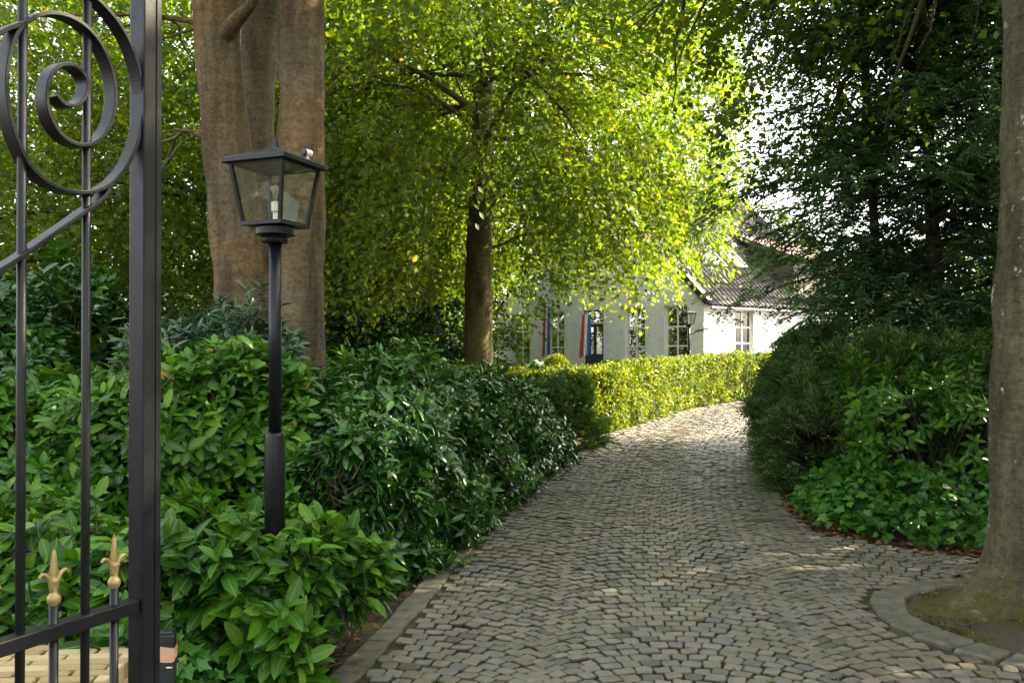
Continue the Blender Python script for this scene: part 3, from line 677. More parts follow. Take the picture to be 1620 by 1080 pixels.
def window(u0, u1, z0, z1, axis, ncol, nrow, rec=.1, door=False, curt=None):
    w = bpy.data.objects.new('door' if door else 'window', None); COL.objects.link(w); w.parent = house
    def pt(u, d, z): return (d, u, z) if axis == 'y' else (u, d, z)
    def bar(mb, ua, ub, za, zb, d0, d1):
        v = [pt(u, d, z) for z in (za, zb) for (u, d) in ((ua, d0), (ub, d0), (ub, d1), (ua, d1))]
        mb.add(v, [(0, 3, 2, 1), (4, 5, 6, 7), (0, 1, 5, 4), (1, 2, 6, 5), (2, 3, 7, 6), (3, 0, 4, 7)])
    mb = MB()                                                        # painted reveal
    for (ua, ub, za, zb) in ((u0, u0 + .012, z0, z1), (u1 - .012, u1, z0, z1), (u0, u1, z1 - .012, z1), (u0, u1, z0, z0 + .012)): bar(mb, ua, ub, za, zb, .004, .318)
    mb.build('reveal', MAT['cream'], w)
    mb = MB(); e = .06
    a0, a1, b0, b1 = u0 + .012, u1 - .012, z0 + .012, z1 - .012
    for (ua, ub, za, zb) in ((a0, a0 + e, b0, b1), (a1 - e, a1, b0, b1), (a0 + e, a1 - e, b1 - e, b1), (a0 + e, a1 - e, b0, b0 + e)): bar(mb, ua, ub, za, zb, rec, rec + .06)
    mb.build('frame', MAT['door'] if door else MAT['white_frame'], w)
    us = np.linspace(a0 + e, a1 - e, ncol + 1); zs = np.linspace(b0 + e, b1 - e, nrow + 1)
    if not door:
        mb = MB()
        for u in us[1:-1]: bar(mb, u - .025, u + .025, b0 + e, b1 - e, rec + .005, rec + .05)
        for z in zs[1:-1]:
            for i in range(ncol): bar(mb, us[i] + (.025 if i else 0), us[i + 1] - (.025 if i < ncol - 1 else 0), z - .025, z + .025, rec + .008, rec + .047)
        mb.build('glazing_bars', MAT['white_frame'], w)
        for i in range(ncol):
            for j in range(nrow):
                mb = MB(); bar(mb, us[i] + .02, us[i + 1] - .02, zs[j] + .02, zs[j + 1] - .02, rec + .026, rec + .03); mb.build('pane', MAT['glass'], w)
        if curt:
            for side in (0, 1):
                mb = MB(); n = 13; wd = (u1 - u0) * .22; v = []
                for k in range(n):
                    u = (u0 + .03 + wd * k / (n - 1)) if side == 0 else (u1 - .03 - wd * k / (n - 1)); d = rec + .2 + .03 * math.sin(k * 1.6)
                    v += [pt(u, d, z0 - .05), pt(u, d, z1)]
                mb.add(v, [(2 * k, 2 * k + 2, 2 * k + 3, 2 * k + 1) for k in range(n - 1)]); mb.build('curtain', curt, w)
        mb = MB(); bar(mb, u0 - .06, u1 + .06, z0 - .08, z0 - .002, -.05, .1); mb.build('sill', MAT['lead'], w)
    else:
        hw = (a1 + a0) / 2
        for (ua, ub) in ((a0 + e, hw - .004), (hw + .004, a1 - e)):
            mb = MB(); bar(mb, ua, ub, b0 + e, b1 - .5, rec + .01, rec + .05)
            mb.build('door_leaf', MAT['door'], w)
            mb = MB(); bar(mb, ua + .08, ub - .08, b0 + .9, b1 - .62, rec - .004, rec + .008); mb.build('door_pane', MAT['glass'], w)
        mb = MB(); bar(mb, a0 + e, a1 - e, b1 - .44, b1 - e, rec + .02, rec + .03); mb.build('fanlight', MAT['glass'], w)
        mb = MB(); bar(mb, a0 + e, a1 - e, b1 - .5, b1 - .44, rec, rec + .055); mb.build('transom', MAT['white_frame'], w)
    return w
for i, o in enumerate(f_open[:4]): window(*o, 'y', 2, 3, curt=MAT['curtain_red'] if i == 2 else MAT['curtain'])
window(*f_open[4], 'y', 1, 1, door=True)
window(*s_open[0], 'x', 2, 3, rec=.1)
for px in (1150, 1202, 1219):
    u = on_side(px); mb = MB(); mb.box((u, -.02, EAVE - .22), (.035, .03, .42)); mb.build('wall_anchor', MAT['iron'], house)
# roof: corrugated pantile planes with stepped courses
def tile_plane(name, length, slope_len, origin, xdir, updir, mat, pitch_w=.235, course=.32, parent=house):
    nx = int(length / pitch_w) * 5; ny = int(slope_len / course); xd, ud = np.array(xdir), np.array(updir); nd = np.cross(xd, ud); nd = nd if nd[2] > 0 else -nd
    v = []; f = []
    for j in range(ny):
        for e in (0, 1):
            for i in range(nx + 1):
                x = length * i / nx; ph = (x / pitch_w) % 1.0
                hh = .045 * math.sin(2 * math.pi * ph) * (1 if ph < .5 else .55) + (.035 if e == 0 else 0) + .008 * math.sin(i * 12.9 // 5 + j * 7.7)
                v.append(np.array(origin) + xd * x + ud * (course * (j + e)) + nd * (hh + .03))
    W_ = nx + 1
    for j in range(ny):
        for i in range(nx):
            a = (2 * j) * W_ + i; f.append((a, a + 1, a + W_ + 1, a + W_))
            if j < ny - 1: b = a + W_; f.append((b, b + 1, b + W_ + 1, b + W_))
    me = bpy.data.meshes.new(name); me.from_pydata([tuple(q) for q in v], [], f); me.polygons.foreach_set('use_smooth', [True] * len(f)); return link(name, me, mat, parent)
cs, sn = math.cos(R(43)), math.sin(R(43)); SL = (RIDGE_R + .25) / cs
roof = bpy.data.objects.new('roof', None); COL.objects.link(roof); roof.parent = house
tile_plane('pantiles', SLEN + .1, SL, (-.05, -.25, EAVE - .25 * PIT + .02), (1, 0, 0), (0, cs, sn), MAT['pantile'], parent=roof)
tile_plane('pantiles', SLEN + .1, SL, (-.05, FLEN + .25, EAVE - .25 * PIT + .02), (1, 0, 0), (0, -cs, sn), MAT['pantile'], parent=roof)
mb = MB(); mb.add([(-.02, -.2, EAVE - .2 * PIT - .02), (SLEN, -.2, EAVE - .2 * PIT - .02), (SLEN, RIDGE_R, RZ - .06), (-.02, RIDGE_R, RZ - .06), (SLEN, FLEN + .2, EAVE - .2 * PIT - .02), (-.02, FLEN + .2, EAVE - .2 * PIT - .02)], [(0, 1, 2, 3), (3, 2, 4, 5)]); mb.build('roof_deck', MAT['shingle'], roof)
mb = MB(); mb.tube([(-.05, RIDGE_R, RZ + .06), (SLEN + .05, RIDGE_R, RZ + .06)], .12, 10); mb.build('ridge', MAT['pantile'], roof)
mb = MB(); mb.sweep_rect([(SLEN + .08, -.3, EAVE - .3 * PIT + .1), (SLEN + .08, RIDGE_R, RZ + .1)], (1, 0, 0), .32, .12); mb.build('verge', MAT['lead'], roof)
mb = MB(); mb.sweep_rect([(-.02, -.2, EAVE - .2 * PIT + .08), (-.02, RIDGE_R, RZ + .12)], (1, 0, 0), .2, .2); mb.build('verge', MAT['pantile'], roof)
mb = MB(); mb.tube([(-.05, -.34, EAVE - .28), (SLEN + .05, -.34, EAVE - .28)], .045, 8); mb.build('gutter', MAT['lead'], roof)
def roof_pt(px, py):
    """image ray hits the near roof plane -> local (s, r)"""
    d3 = np.array([(px - 810) / F, 1, (HOR - py) / F]); o3 = np.array([0, 0, EYE])
    n = np.array([-FD[0] * PIT, -FD[1] * PIT, 1]); p0 = np.array([HC[0], HC[1], HZ + EAVE])
    t = ((p0 - o3) @ n) / (d3 @ n); h = o3 + t * d3; q = h[:2] - HC; return q @ ED, q @ FD
for quad in (((1140, 402), (1154, 401), (1182, 427), (1165, 428)), ((1110, 405), (1126, 404), (1148, 425), (1130, 426))):
    pts = [roof_pt(*q) for q in quad]; sa = (pts[0][0] + pts[3][0]) / 2; sb = (pts[1][0] + pts[2][0]) / 2; ra = (pts[2][1] + pts[3][1]) / 2; rb = (pts[0][1] + pts[1][1]) / 2
    w = bpy.data.objects.new('skylight', None); COL.objects.link(w); w.parent = house
    def rp(s_, r_, h): return (s_, r_ - h * sn, EAVE + r_ * PIT + h * cs)
    mb = MB()
    for (a, b, c, d) in ((sa, sa + .07, ra, rb), (sb - .07, sb, ra, rb), (sa + .07, sb - .07, ra, ra + .06), (sa + .07, sb - .07, rb - .06, rb)):
        mb.add([rp(a, c, .02), rp(b, c, .02), rp(b, d, .02), rp(a, d, .02), rp(a, c, .16), rp(b, c, .16), rp(b, d, .16), rp(a, d, .16)], [(0, 3, 2, 1), (4, 5, 6, 7), (0, 1, 5, 4), (1, 2, 6, 5), (2, 3, 7, 6), (3, 0, 4, 7)])
    mb.build('frame', MAT['lead'], w)
    mb = MB(); mb.add([rp(sa + .07, ra + .06, .13), rp(sb - .07, ra + .06, .13), rp(sb - .07, rb - .06, .13), rp(sa + .07, rb - .06, .13)], [(0, 1, 2, 3)]); mb.build('pane', MAT['skylight'], w)
# shed dormer
ds, dr = roof_pt(1163, 374)
ds = min(ds, SLEN - 2.2); dz = EAVE + dr * PIT; DT = math.tan(R(22)); dend = SLEN - .25; r_lo = .35
zt = lambda r_: dz - (dr - r_) * DT
mb = MB(); mb.add([(ds, dr, dz), (ds, r_lo, EAVE + r_lo * PIT), (ds, r_lo, zt(r_lo))], [(0, 1, 2)]); mb.add([(ds, r_lo, EAVE + r_lo * PIT), (dend, r_lo, EAVE + r_lo * PIT), (dend, r_lo, zt(r_lo)), (ds, r_lo, zt(r_lo))], [(0, 1, 2, 3)]); mb.add([(dend, dr, dz), (dend, r_lo, EAVE + r_lo * PIT), (dend, r_lo, zt(r_lo))], [(0, 1, 2)])
mb.build('dormer_cheek', MAT['shingle'], house)
tile_plane('dormer_tiles', dend - ds + .3, (dr - r_lo + .3) / math.cos(R(22)), (ds - .15, r_lo - .3, zt(r_lo - .3) + .05), (1, 0, 0), (0, math.cos(R(22)), math.sin(R(22))), MAT['red_tile'], parent=house)
mb = MB(); mb.sweep_rect([(ds - .14, r_lo - .3, zt(r_lo - .3) + .05), (ds - .14, dr, dz + .05)], (1, 0, 0), .24, .16); mb.build('dormer_verge', MAT['red_tile'], house)

# low annex beyond, seen through the conifer
an = empty('annex_building', (HC[0] + ED[0] * 12, HC[1] + ED[1] * 12, HZ), HANG, 'low white annex with red tiled roof glimpsed through the conifer', 'building')
mb = MB(); mb.box((4, 3, .9), (8, 6, 2.6)); mb.build('wall', MAT['whitebrick'], an)
ro = bpy.data.objects.new('roof', None); COL.objects.link(ro); ro.parent = an
c2, s2 = math.cos(R(38)), math.sin(R(38))
tile_plane('pantiles', 8.4, 3.3 / c2, (-.2, -.3, 2.0), (1, 0, 0), (0, c2, s2), MAT['red_tile'], parent=ro)
tile_plane('pantiles', 8.4, 3.3 / c2, (-.2, 6.3, 2.0), (1, 0, 0), (0, -c2, s2), MAT['red_tile'], parent=ro)
for x in (2, 5.5):
    mb = MB(); mb.box((x, -.012, 1.2), (.8, .03, 1.1)); w = mb.build('window', MAT['white_frame'], an); mb = MB(); mb.box((x, -.03, 1.2), (.66, .01, .96)); mb.build('pane', MAT['glass'], w)

# flags on the front
def flag(px, py0, py1, lean, label, wid):
    t_ = on_front(px); base = HC + FD * t_ ; nrm = np.array([-ED[0], -ED[1]]); d = base[1] - .5
    top = P(px, py0, d); bot = P(px, py1, d); fl = empty('flag', (top[0], top[1], top[2]), 0, label, 'flag', 'flags hung on the house front')
    wall = np.array([base[0] - top[0], base[1] - top[1], .0]); mb = MB(); mb.tube([tuple(wall + np.array([0, 0, -.25])), (0, 0, 0), tuple(-wall * .5 + np.array([0, 0, .15]))], .018, 8); mb.build('pole', MAT['white_frame'], fl)
    L = top[2] - bot[2]
    for si, (nm, mat) in enumerate((('red_stripe', 'flag_red'), ('white_stripe', 'flag_white'), ('blue_stripe', 'flag_blue'))):
        mb = MB(); nx, nz_ = 9, 16; v = []
        for j in range(nz_):
            q = j / (nz_ - 1)
            for i in range(nx):
                a = (si + i / (nx - 1)) / 3; w_ = wid * (.75 + .25 * q); x = (a - .5) * w_ + lean * q; dep = .05 * math.sin(a * 21 + q * 2) * (.5 + q)
                z = -q * L * (1 - .12 * (a if si < 2 else .5)) - .02
                v.append((x + 0 * dep, dep - .06 * si, z))
        mb.add(v, [(j * nx + i, j * nx + i + 1, (j + 1) * nx + i + 1, (j + 1) * nx + i) for j in range(nz_ - 1) for i in range(nx - 1)]); mb.build(nm, MAT[mat], fl, smooth=True)
flag(865, 486, 565, -.03, 'red white blue flag hanging beside the far front window', .30)
flag(928, 496, 566, -.06, 'red white blue flag hanging in front of the dark door', .42)

# ------------------------------------------------------------------ lamp posts
def lamp_post(name, label, loc, rz, Z, bulb=True, k=1.0):
    """Z: heights above ground: sleeve, pole_top, collar_top(pane bottom), eave, apex, tip"""
    L = empty(name, loc, rz, label, 'street lamp')
    sl, pt_, pb, ev, ap, tip = Z
    mb = MB(); mb.lathe([(.049 * k, -.05), (.049 * k, sl - .02), (.046 * k, sl - .008), (.034 * k, sl)], n=28); mb.build('sleeve', MAT['lamp_black'], L, smooth=True)
    mb = MB(); mb.lathe([(.031 * k, sl - .01), (.031 * k, pt_)], n=24); mb.build('pole', MAT['lamp_black'], L, smooth=True)
    mb = MB(); mb.lathe([(.03 * k, pt_ - .015), (.06 * k, pt_ - .012), (.064 * k, pt_ + .0), (.058 * k, pt_ + .01), (.072 * k, pt_ + .022), (.094 * k, pt_ + .025), (.095 * k, pb - .02), (.06 * k, pb - .015)], n=32); mb.build('collar', MAT['lamp_black'], L, bevel=.002)
    for a in range(3):
        mb = MB(); mb.box((.064 * k * math.cos(a * 2.1 + .4), .064 * k * math.sin(a * 2.1 + .4), pt_ - .004), (.022 * k, .012, .012), a * 2.1 + .4); mb.build('bolt', MAT['lamp_black'], L)
    hb, ht = .106 * k, .148 * k
    fr = MB(); b_ = .008 * k
    cb = [(-hb, -hb), (hb, -hb), (hb, hb), (-hb, hb)]; ct = [(-ht, -ht), (ht, -ht), (ht, ht), (-ht, ht)]
    fr.box((0, 0, pb - .006), (2 * hb + .02, 2 * hb + .02, .018))
    for i in range(4):
        a, c = cb[i], ct[i]; fr.tube([(*a, pb), (*c, ev)], .0115 * k, 4)
        j = (i + 1) % 4; fr.tube([(*ct[i], ev - .004), (*ct[j], ev - .004)], .010 * k, 4)
    fr.build('lantern_frame', MAT['lamp_black'], L)
    for i in range(4):
        j = (i + 1) % 4; q = .93
        v = [(cb[i][0] * q, cb[i][1] * q, pb + .012), (cb[j][0] * q, cb[j][1] * q, pb + .012), (ct[j][0] * q, ct[j][1] * q, ev - .012), (ct[i][0] * q, ct[i][1] * q, ev - .012)]
        # keep panes inset along the face
        mid = np.array([(cb[i][0] + cb[j][0]), (cb[i][1] + cb[j][1]), 0]); mid = mid / np.linalg.norm(mid) * .007
        v = [tuple(np.array(p_) + mid * (1 if True else 0)) for p_ in v]
        mb = MB(); mb.add(v, [(0, 1, 2, 3)]); mb.build('pane', MAT['lantern_glass'], L)
    he = .180 * k; mb = MB(); v = []
    for h_, z in ((he, ev - .004), (he, ev + .018), (he * .93, ev + .026), (.04 * k, ap - .008), (.03 * k, ap)):
        v += [(-h_, -h_, z), (h_, -h_, z), (h_, h_, z), (-h_, h_, z)]
    f = [(3, 2, 1, 0), (16, 17, 18, 19)]
    for r_ in range(4):
        for q in range(4): a, b2 = r_ * 4 + q, r_ * 4 + (q + 1) % 4; f.append((a, b2, b2 + 4, a + 4))
    mb.add(v, f); roof_ = mb.build('lantern_roof', MAT['lamp_black'], L, bevel=.003)
    mb = MB(); mb.add([(-.016 * k, -.016 * k, ap - .004), (.016 * k, -.016 * k, ap - .004), (.016 * k, .016 * k, ap - .004), (-.016 * k, .016 * k, ap - .004), (0, 0, tip)], [(0, 1, 4), (1, 2, 4), (2, 3, 4), (3, 0, 4), (3, 2, 1, 0)]); mb.build('spike', MAT['lamp_black'], roof_)
    if bulb:
        mb = MB(); mb.lathe([(.012, pb), (.012, pb + .055), (.017, pb + .057), (.020, pb + .062), (.020, pb + .105), (.014, pb + .108)], n=20); bh = mb.build('bulb_holder', MAT['white_plastic'], L, smooth=False)
        mb = MB(); mb.lathe([(.012, pb + .106), (.014, pb + .12), (.022, pb + .15), (.026, pb + .17), (.024, pb + .185), (.014, pb + .197), (.003, pb + .2)], n=20); bu = mb.build('bulb', MAT['bulb_glass'], L, smooth=True)
        mb = MB()
        for a in range(6): mb.tube([(.005 * math.cos(a), .005 * math.sin(a), pb + .12), (.011 * math.cos(a), .011 * math.sin(a), pb + .18)], .0012, 4)
        mb.build('filament', MAT['gold'], bu)
    return L
lamp_post('lamp_post', 'black lantern lamp post with glass panes standing in the laurel', (-1.144, 4.275, 0), R(158), (1.23, 2.155, 2.235, 2.515, 2.60, 2.672))
lz = gzf(5.4, 26.5)
lamp_post('lamp_post', 'weathered lamp post standing in front of the white house corner', (280 / F * 26.6, 26.6, HZ), R(20), (.9, 1.62, 1.70, 2.02, 2.12, 2.2), False, 1.0)
# small security camera on the lantern roof
cm = empty('security_camera', (-.995, 4.30, 2.55), R(-125), 'small white security camera perched on the lantern roof beside the spike', 'camera')
mb = MB(); mb.lathe([(.012, -.004), (.012, .004), (.005, .006), (.005, .03)], n=14); mb.build('bracket', MAT['white_plastic'], cm, smooth=False)
mb = MB(); mb.tube([(-.024, 0, .034), (-.02, 0, .034), (.014, 0, .034), (.018, 0, .034)], [.011, .016, .018, .018], 18); mb.build('body', MAT['white_plastic'], cm)
mb = MB(); mb.tube([(.0183, 0, .034), (.026, 0, .034), (.030, 0, .034)], [.0185, .0185, .014], 18); mb.build('lens_hood', MAT['plastic'], cm)

# ------------------------------------------------------------------ gate
GS = np.array([-.836, 2.0]); GD = np.array([-.42, -.907]); GN = np.array([.907, -.42])
def gate_uz(px, py, n=0.0):
    o = GS + GN * n; m = (px - 810) / F
    u = (m * o[1] - o[0]) / (GD[0] - m * GD[1]); y = o[1] + GD[1] * u; return u, EYE + (HOR - py) / F * y
def G(u, z, n=0.0): p = GS + GD * u + GN * n; return (p[0], p[1], z)
gate = empty('iron_gate', (GS[0], GS[1], 0), 0, 'open black wrought iron gate leaf with scrolls and gold spear finials', 'gate')
gate_inv = Matrix.Translation((-GS[0], -GS[1], 0))
def gbuild(mb, name, mat, bevel=0, smooth=False, parent=gate):
    mb.v = [(p[0] - GS[0], p[1] - GS[1], p[2]) for p in mb.v]; return mb.build(name, mat, parent, smooth, bevel)
grz = math.atan2(GD[1], GD[0]); RAIL = EYE - (952 - HOR) / F * 2.0
mb = MB(); c = G(.0, 1.36); mb.box(c, (.034, .046, 2.6), grz); gbuild(mb, 'stile', MAT['iron'], .003)
mb = MB(); c = G(-.027, 1.36, .004); mb.box(c, (.016, .036, 2.6), grz); gbuild(mb, 'stop_strip', MAT['iron'], .002)
mb = MB(); c = G(1.95, 1.36); mb.box(c, (.05, .06, 2.7), grz); gbuild(mb, 'hinge_stile', MAT['iron'], .003)
for z in (RAIL, .12, 2.64):
    mb = MB(); c = G(.972, z); mb.box(c, (1.905, .034, .030), grz); gbuild(mb, 'rail', MAT['iron'], .003)
SPB = .148
for k in range(1, 13):
    mb = MB(); mb.tube([G(SPB * k, .1), G(SPB * k, 2.66)], .0092, 12); gbuild(mb, 'bar', MAT['iron'], smooth=True)
for k in range(0, 12):
    u = SPB * (k + .5); mb = MB(); mb.tube([G(u, .1), G(u, RAIL + .054)], .0092, 12); dog = gbuild(mb, 'dog_bar', MAT['iron'], smooth=True)
    # spear finial: ball, stem, flat blade and two curled side leaves
    fz = RAIL + .050; K_ = .70; mb = MB(); c = G(u, fz)
    mb.lathe([(q_ * .86, z_ * K_) for q_, z_ in [(.010, 0), (.0115, .003), (.0145, .010), (.016, .019), (.0145, .028), (.010, .034), (.0085, .04), (.008, .055), (.010, .068), (.0125, .078)]], c, 14)
    bw = [(.0125, .074), (.0155, .088), (.0145, .100), (.006, .155), (.001, .172)]; v = []
    for w_, z in bw:
        w_ *= .8; z *= K_; v += [G(u - w_, fz + z), G(u, fz + z, .006 if w_ > .002 else .0008), G(u + w_, fz + z), G(u, fz + z, -.006 if w_ > .002 else -.0008)]
    f = [(0, 1, 2, 3), (16, 19, 18, 17)]
    for r_ in range(4):
        for q in range(4): a, b2 = r_ * 4 + q, r_ * 4 + (q + 1) % 4; f.append((a, b2, b2 + 4, a + 4))
    mb.add(v, f)
    for sg in (-1, 1):
        pr = catmull([(.003, .03), (.008, .05), (.017, .064), (.027, .068), (.033, .062)], 4)
        mb.tube([G(u + sg * a, fz + b) for a, b in pr], list(np.linspace(.006, .003, len(pr))), 8)
    gbuild(mb, 'finial', MAT['gold'], smooth=True)
WB = .034
def scroll(tr, name):
    uz = [gate_uz(x / 2, y / 2, WB / 2) for x, y in tr]; c = catmull(uz, 5); mb = MB(); mb.sweep_rect([G(u, z, 0) for u, z in c], (GN[0], GN[1], 0), WB, .009); return gbuild(mb, name, MAT['iron'], .0015)
scroll([(180, 298), (205, 326), (240, 330), (268, 308), (278, 270), (268, 235), (235, 206), (195, 203), (162, 235), (148, 290), (155, 350), (180, 405), (215, 440), (255, 457), (295, 452), (330, 425), (355, 380), (366, 320), (362, 255), (345, 190), (312, 125), (265, 75), (210, 45), (150, 38), (95, 58), (52, 105), (28, 180), (20, 260), (28, 340), (48, 420), (78, 490), (112, 540), (162, 580), (220, 603), (285, 607), (340, 588), (385, 548), (420, 490), (443, 420), (454, 340), (450, 270), (435, 200), (410, 130), (375, 70), (330, 15), (285, -25), (225, -60), (150, -90)], 'scroll')
scroll([(350, 596), (322, 632), (250, 685), (150, 755), (70, 812), (0, 856), (-120, 930), (-300, 1010)], 'scroll_arm')
scroll([(85, 66), (40, 82), (0, 100), (-60, 140), (-160, 230)], 'scroll_arm')

# gate stop post with tan band
gp = P(267, 1000, 3.5); post = empty('gate_stop_post', (gp[0], gp[1], 0), R(8), 'short black post with a tan band beside the gate', 'post')
mb = MB(); mb.box((0, 0, gp[2] / 2 - .02), (.056, .056, gp[2] + .04)); mb.build('post_body', MAT['plastic'], post, bevel=.004)
mb = MB(); mb.box((0, 0, gp[2] + .006), (.050, .050, .012)); mb.build('cap', MAT['plastic'], post, bevel=.003)
mb = MB(); ns = 20; v = []
for q in range(2):
    for k in range(ns):
        a = 2 * math.pi * k / ns; ex = lambda t: math.copysign(abs(t) ** .35, t); v.append((.032 * ex(math.cos(a)), .032 * ex(math.sin(a)), gp[2] - .045 - .055 * q + .006 * math.sin(a * 2 + q)))
mb.add(v, [(k, (k + 1) % ns, ns + (k + 1) % ns, ns + k) for k in range(ns)]); mb.build('band', MAT['tan'], post, smooth=True)
mb = MB(); mb.box((.012, -.0292, gp[2] - .125), (.022, .0015, .004)); mb.build('label_strip', MAT['white_frame'], post)

# low yellow brick wall behind the gate
BWZ = .385
bw_ = empty('brick_wall', (-1.92, 3.5, 0), R(4), 'low yellow brick wall with bricks on edge behind the gate', 'wall')
mb = MB(); mb.box((0, 0, .16), (.80, .43, .33)); mb.build('core', MAT['mortar'], bw_)
mb = MB(); mb.box((.405, 0, .13), (.02, .44, .26)); mb.build('plinth', MAT['plinth'], bw_)
def brick_variant(i):
    r = np.random.default_rng(500 + i); mb_ = MB(); mb_.box((0, 0, 0), (1, 1, 1)); v = np.array(mb_.v) + r.uniform(-.025, .025, (8, 3))
    m_ = bpy.data.meshes.new('brick'); m_.from_pydata(v.tolist(), [], mb_.f); a_ = m_.attributes.new('rnd', 'FLOAT', 'POINT'); a_.data.foreach_set('value', [float(r.random())] * 8); a_ = m_.attributes.new('across', 'FLOAT', 'POINT'); a_.data.foreach_set('value', [1.0] * 8); m_.materials.append(MAT['ybrick']); return m_
BV = [brick_variant(i) for i in range(10)]
def brick(c, size, rz=0):
    o = bpy.data.objects.new('brick', random.choice(BV)); COL.objects.link(o); o.parent = bw_; o.location = c; o.scale = size; o.rotation_euler = (random.gauss(0, .008), random.gauss(0, .008), rz)
    b = o.modifiers.new('bevel', 'BEVEL'); b.width = .05; b.segments = 1
for r_ in range(7):
    y = -.19 + r_ * .063
    xs_ = -.40 + (0 if r_ % 2 else -.1)
    while xs_ < .38:
        x0, x1 = max(xs_, -.40), min(xs_ + .205, .40)
        if x1 - x0 > .04: brick(((x0 + x1) / 2, y, BWZ - .04), (x1 - x0 - .01, .052, .09))
        xs_ += .21
for r_ in range(4):
    z = .30 - r_ * .062
    for k in range(4): brick((-.30 + k * .205 + (.0 if r_ % 2 else .05), -.217, z), (.19, .05, .05))
    if r_ < 1:
        for k in range(2): brick((.405, -.1 + k * .21, z), (.05, .19, .05), 0)

# ------------------------------------------------------------------ trees: trunks
def trunk_mesh(name, pts, rad, mat, parent, seed=0, sides=40, flare=None, rough=.03, rows=None):
    """one swept trunk with uneven girth; flare(theta, h) adds root swelling"""
    c = catmull([(*p, r_) for p, r_ in zip(pts, rad)], rows or 14); nz = Noise(seed, .9); nz2 = Noise(seed + 5, .25); v = []
    for q in c:
        for k in range(sides):
            th_ = 2 * math.pi * k / sides; d = np.array([math.cos(th_), math.sin(th_), 0]); r_ = q[3]
            pp = np.array([q[0], q[1], q[2]]) + d * r_
            r2 = r_ * (1 + rough * 1.6 * float(nz(pp * np.array([1, 1, .22]))) + rough * .5 * float(nz2(pp * np.array([1, 1, .5]))))
            if flare: r2 += flare(th_, q[2])
            v.append(tuple(np.array([q[0], q[1], q[2]]) + d * r2))
    n = len(c); f = [(i * sides + k, i * sides + (k + 1) % sides, (i + 1) * sides + (k + 1) % sides, (i + 1) * sides + k) for i in range(n - 1) for k in range(sides)]
    f.append(tuple((n - 1) * sides + k for k in range(sides))); f.append(tuple(range(sides))[::-1])
    return v, f
def add_trunk(name, parts, mat, parent, remesh=None):
    mb = MB()
    for v, f in parts: mb.add(v, f)
    o = mb.build(name, mat, parent, smooth=True)
    if remesh:
        m_ = o.modifiers.new('remesh', 'REMESH'); m_.mode = 'VOXEL'; m_.voxel_size = remesh; m_.use_smooth_shade = True
        s_ = o.modifiers.new('smooth', 'SMOOTH'); s_.iterations = 4; s_.factor = .5
    return o
def limb_set(starts, ends, r0, seed, sag=.0, sub=3, sublen=1.4, wob=.12):
    """limbs with side branches as tubes -> list of (pts, rad)"""
    r = np.random.default_rng(seed); out = []
    for a, b in zip(starts, ends):
        a, b = np.array(a, float), np.array(b, float); L = np.linalg.norm(b - a); n = 6; pts = []
        off = r.normal(0, wob * L * .4, 3)
        for i in range(n + 1):
            t = i / n; p = a + (b - a) * t + off * math.sin(math.pi * t) + np.array([0, 0, L * sag * math.sin(math.pi * t)]) + r.normal(0, .03, 3) * (0 < i < n); pts.append(p)
        rr = r0 * (.7 + .5 * r.random()) * min(1, L / 3); out.append((pts, list(np.linspace(rr, .008, n + 1))))
        for s_ in range(sub):
            i = r.integers(1, n); d = unit((b - a)[None])[0] + r.normal(0, .6, 3) + np.array([0, 0, -.25]); d = d / np.linalg.norm(d); l2 = sublen * r.uniform(.5, 1.2)
            q = [pts[i] + d * l2 * t + np.array([0, 0, -.25 * l2 * t * t]) + r.normal(0, .03, 3) * (t > 0) for t in np.linspace(0, 1, 5)]
            out.append((q, list(np.linspace(rr * .45, .005, 5))))
    return out
def limbs_part(limbs, mat, parent, name='limbs'):
    mb = MB()
    for pts, rad in limbs: mb.tube(pts, rad, 7, caps=False)
    return mb.build(name, mat, parent, smooth=True)
def sprays(cen, dirs, per, length, size, seed, droop=.35, flat=.5, rmean=.45, rsd=.2, brown=.015):
    """leafy twigs: leaves alternate along a drooping twig"""
    r = np.random.default_rng(seed); n = len(cen); L = length * r.uniform(.6, 1.25, n)
    d = unit(dirs + r.normal(0, .3, (n, 3))); fr = (np.arange(per) + .5) / per
    side = unit(np.cross(d, np.array([0, 0, 1.]) + r.normal(0, flat, (n, 3)))); up = np.cross(side, d)
    t = fr[None, :] + r.normal(0, .03, (n, per))
    p = cen[:, None, :] + d[:, None, :] * (L[:, None] * (t - .4))[..., None]
    p[..., 2] -= droop * L[:, None] * t ** 2
    sg = np.where(np.arange(per) % 2 == 0, 1., -1.)[None, :, None]
    tw = r.normal(0, .5, (n, per))[..., None]
    ax = d[:, None, :] * .6 + side[:, None, :] * sg * .9 + r.normal(0, .28, (n, per, 3)); ax[..., 2] -= .25
    p = p + side[:, None, :] * sg * (r.uniform(0, .12, (n, per)) * L[:, None])[..., None] + up[:, None, :] * (r.normal(0, .06, (n, per)) * L[:, None])[..., None]
    nr = up[:, None, :] * np.sign(up[:, None, 2:3] + 1e-6) + r.normal(0, .45, (n, per, 3))
    sz = size * r.uniform(.65, 1.25, (n, per))
    rn = np.clip(r.normal(rmean, rsd * .7, (n, 1)) + r.normal(0, rsd * .7, (n, per)), 0, .9)
    rn = np.where(r.random((n, per)) < brown, r.uniform(.93, 1, (n, per)), rn)
    return p.reshape(-1, 3), ax.reshape(-1, 3), nr.reshape(-1, 3), sz.ravel(), rn.ravel()
def crown_part(parent, mat, sp, tmpl=None, name='crown'):
    me = leaf_mesh(name, tmpl or T_diamond(), *sp, smooth=False); return tag(link(name, me, mat, parent), kind='stuff')

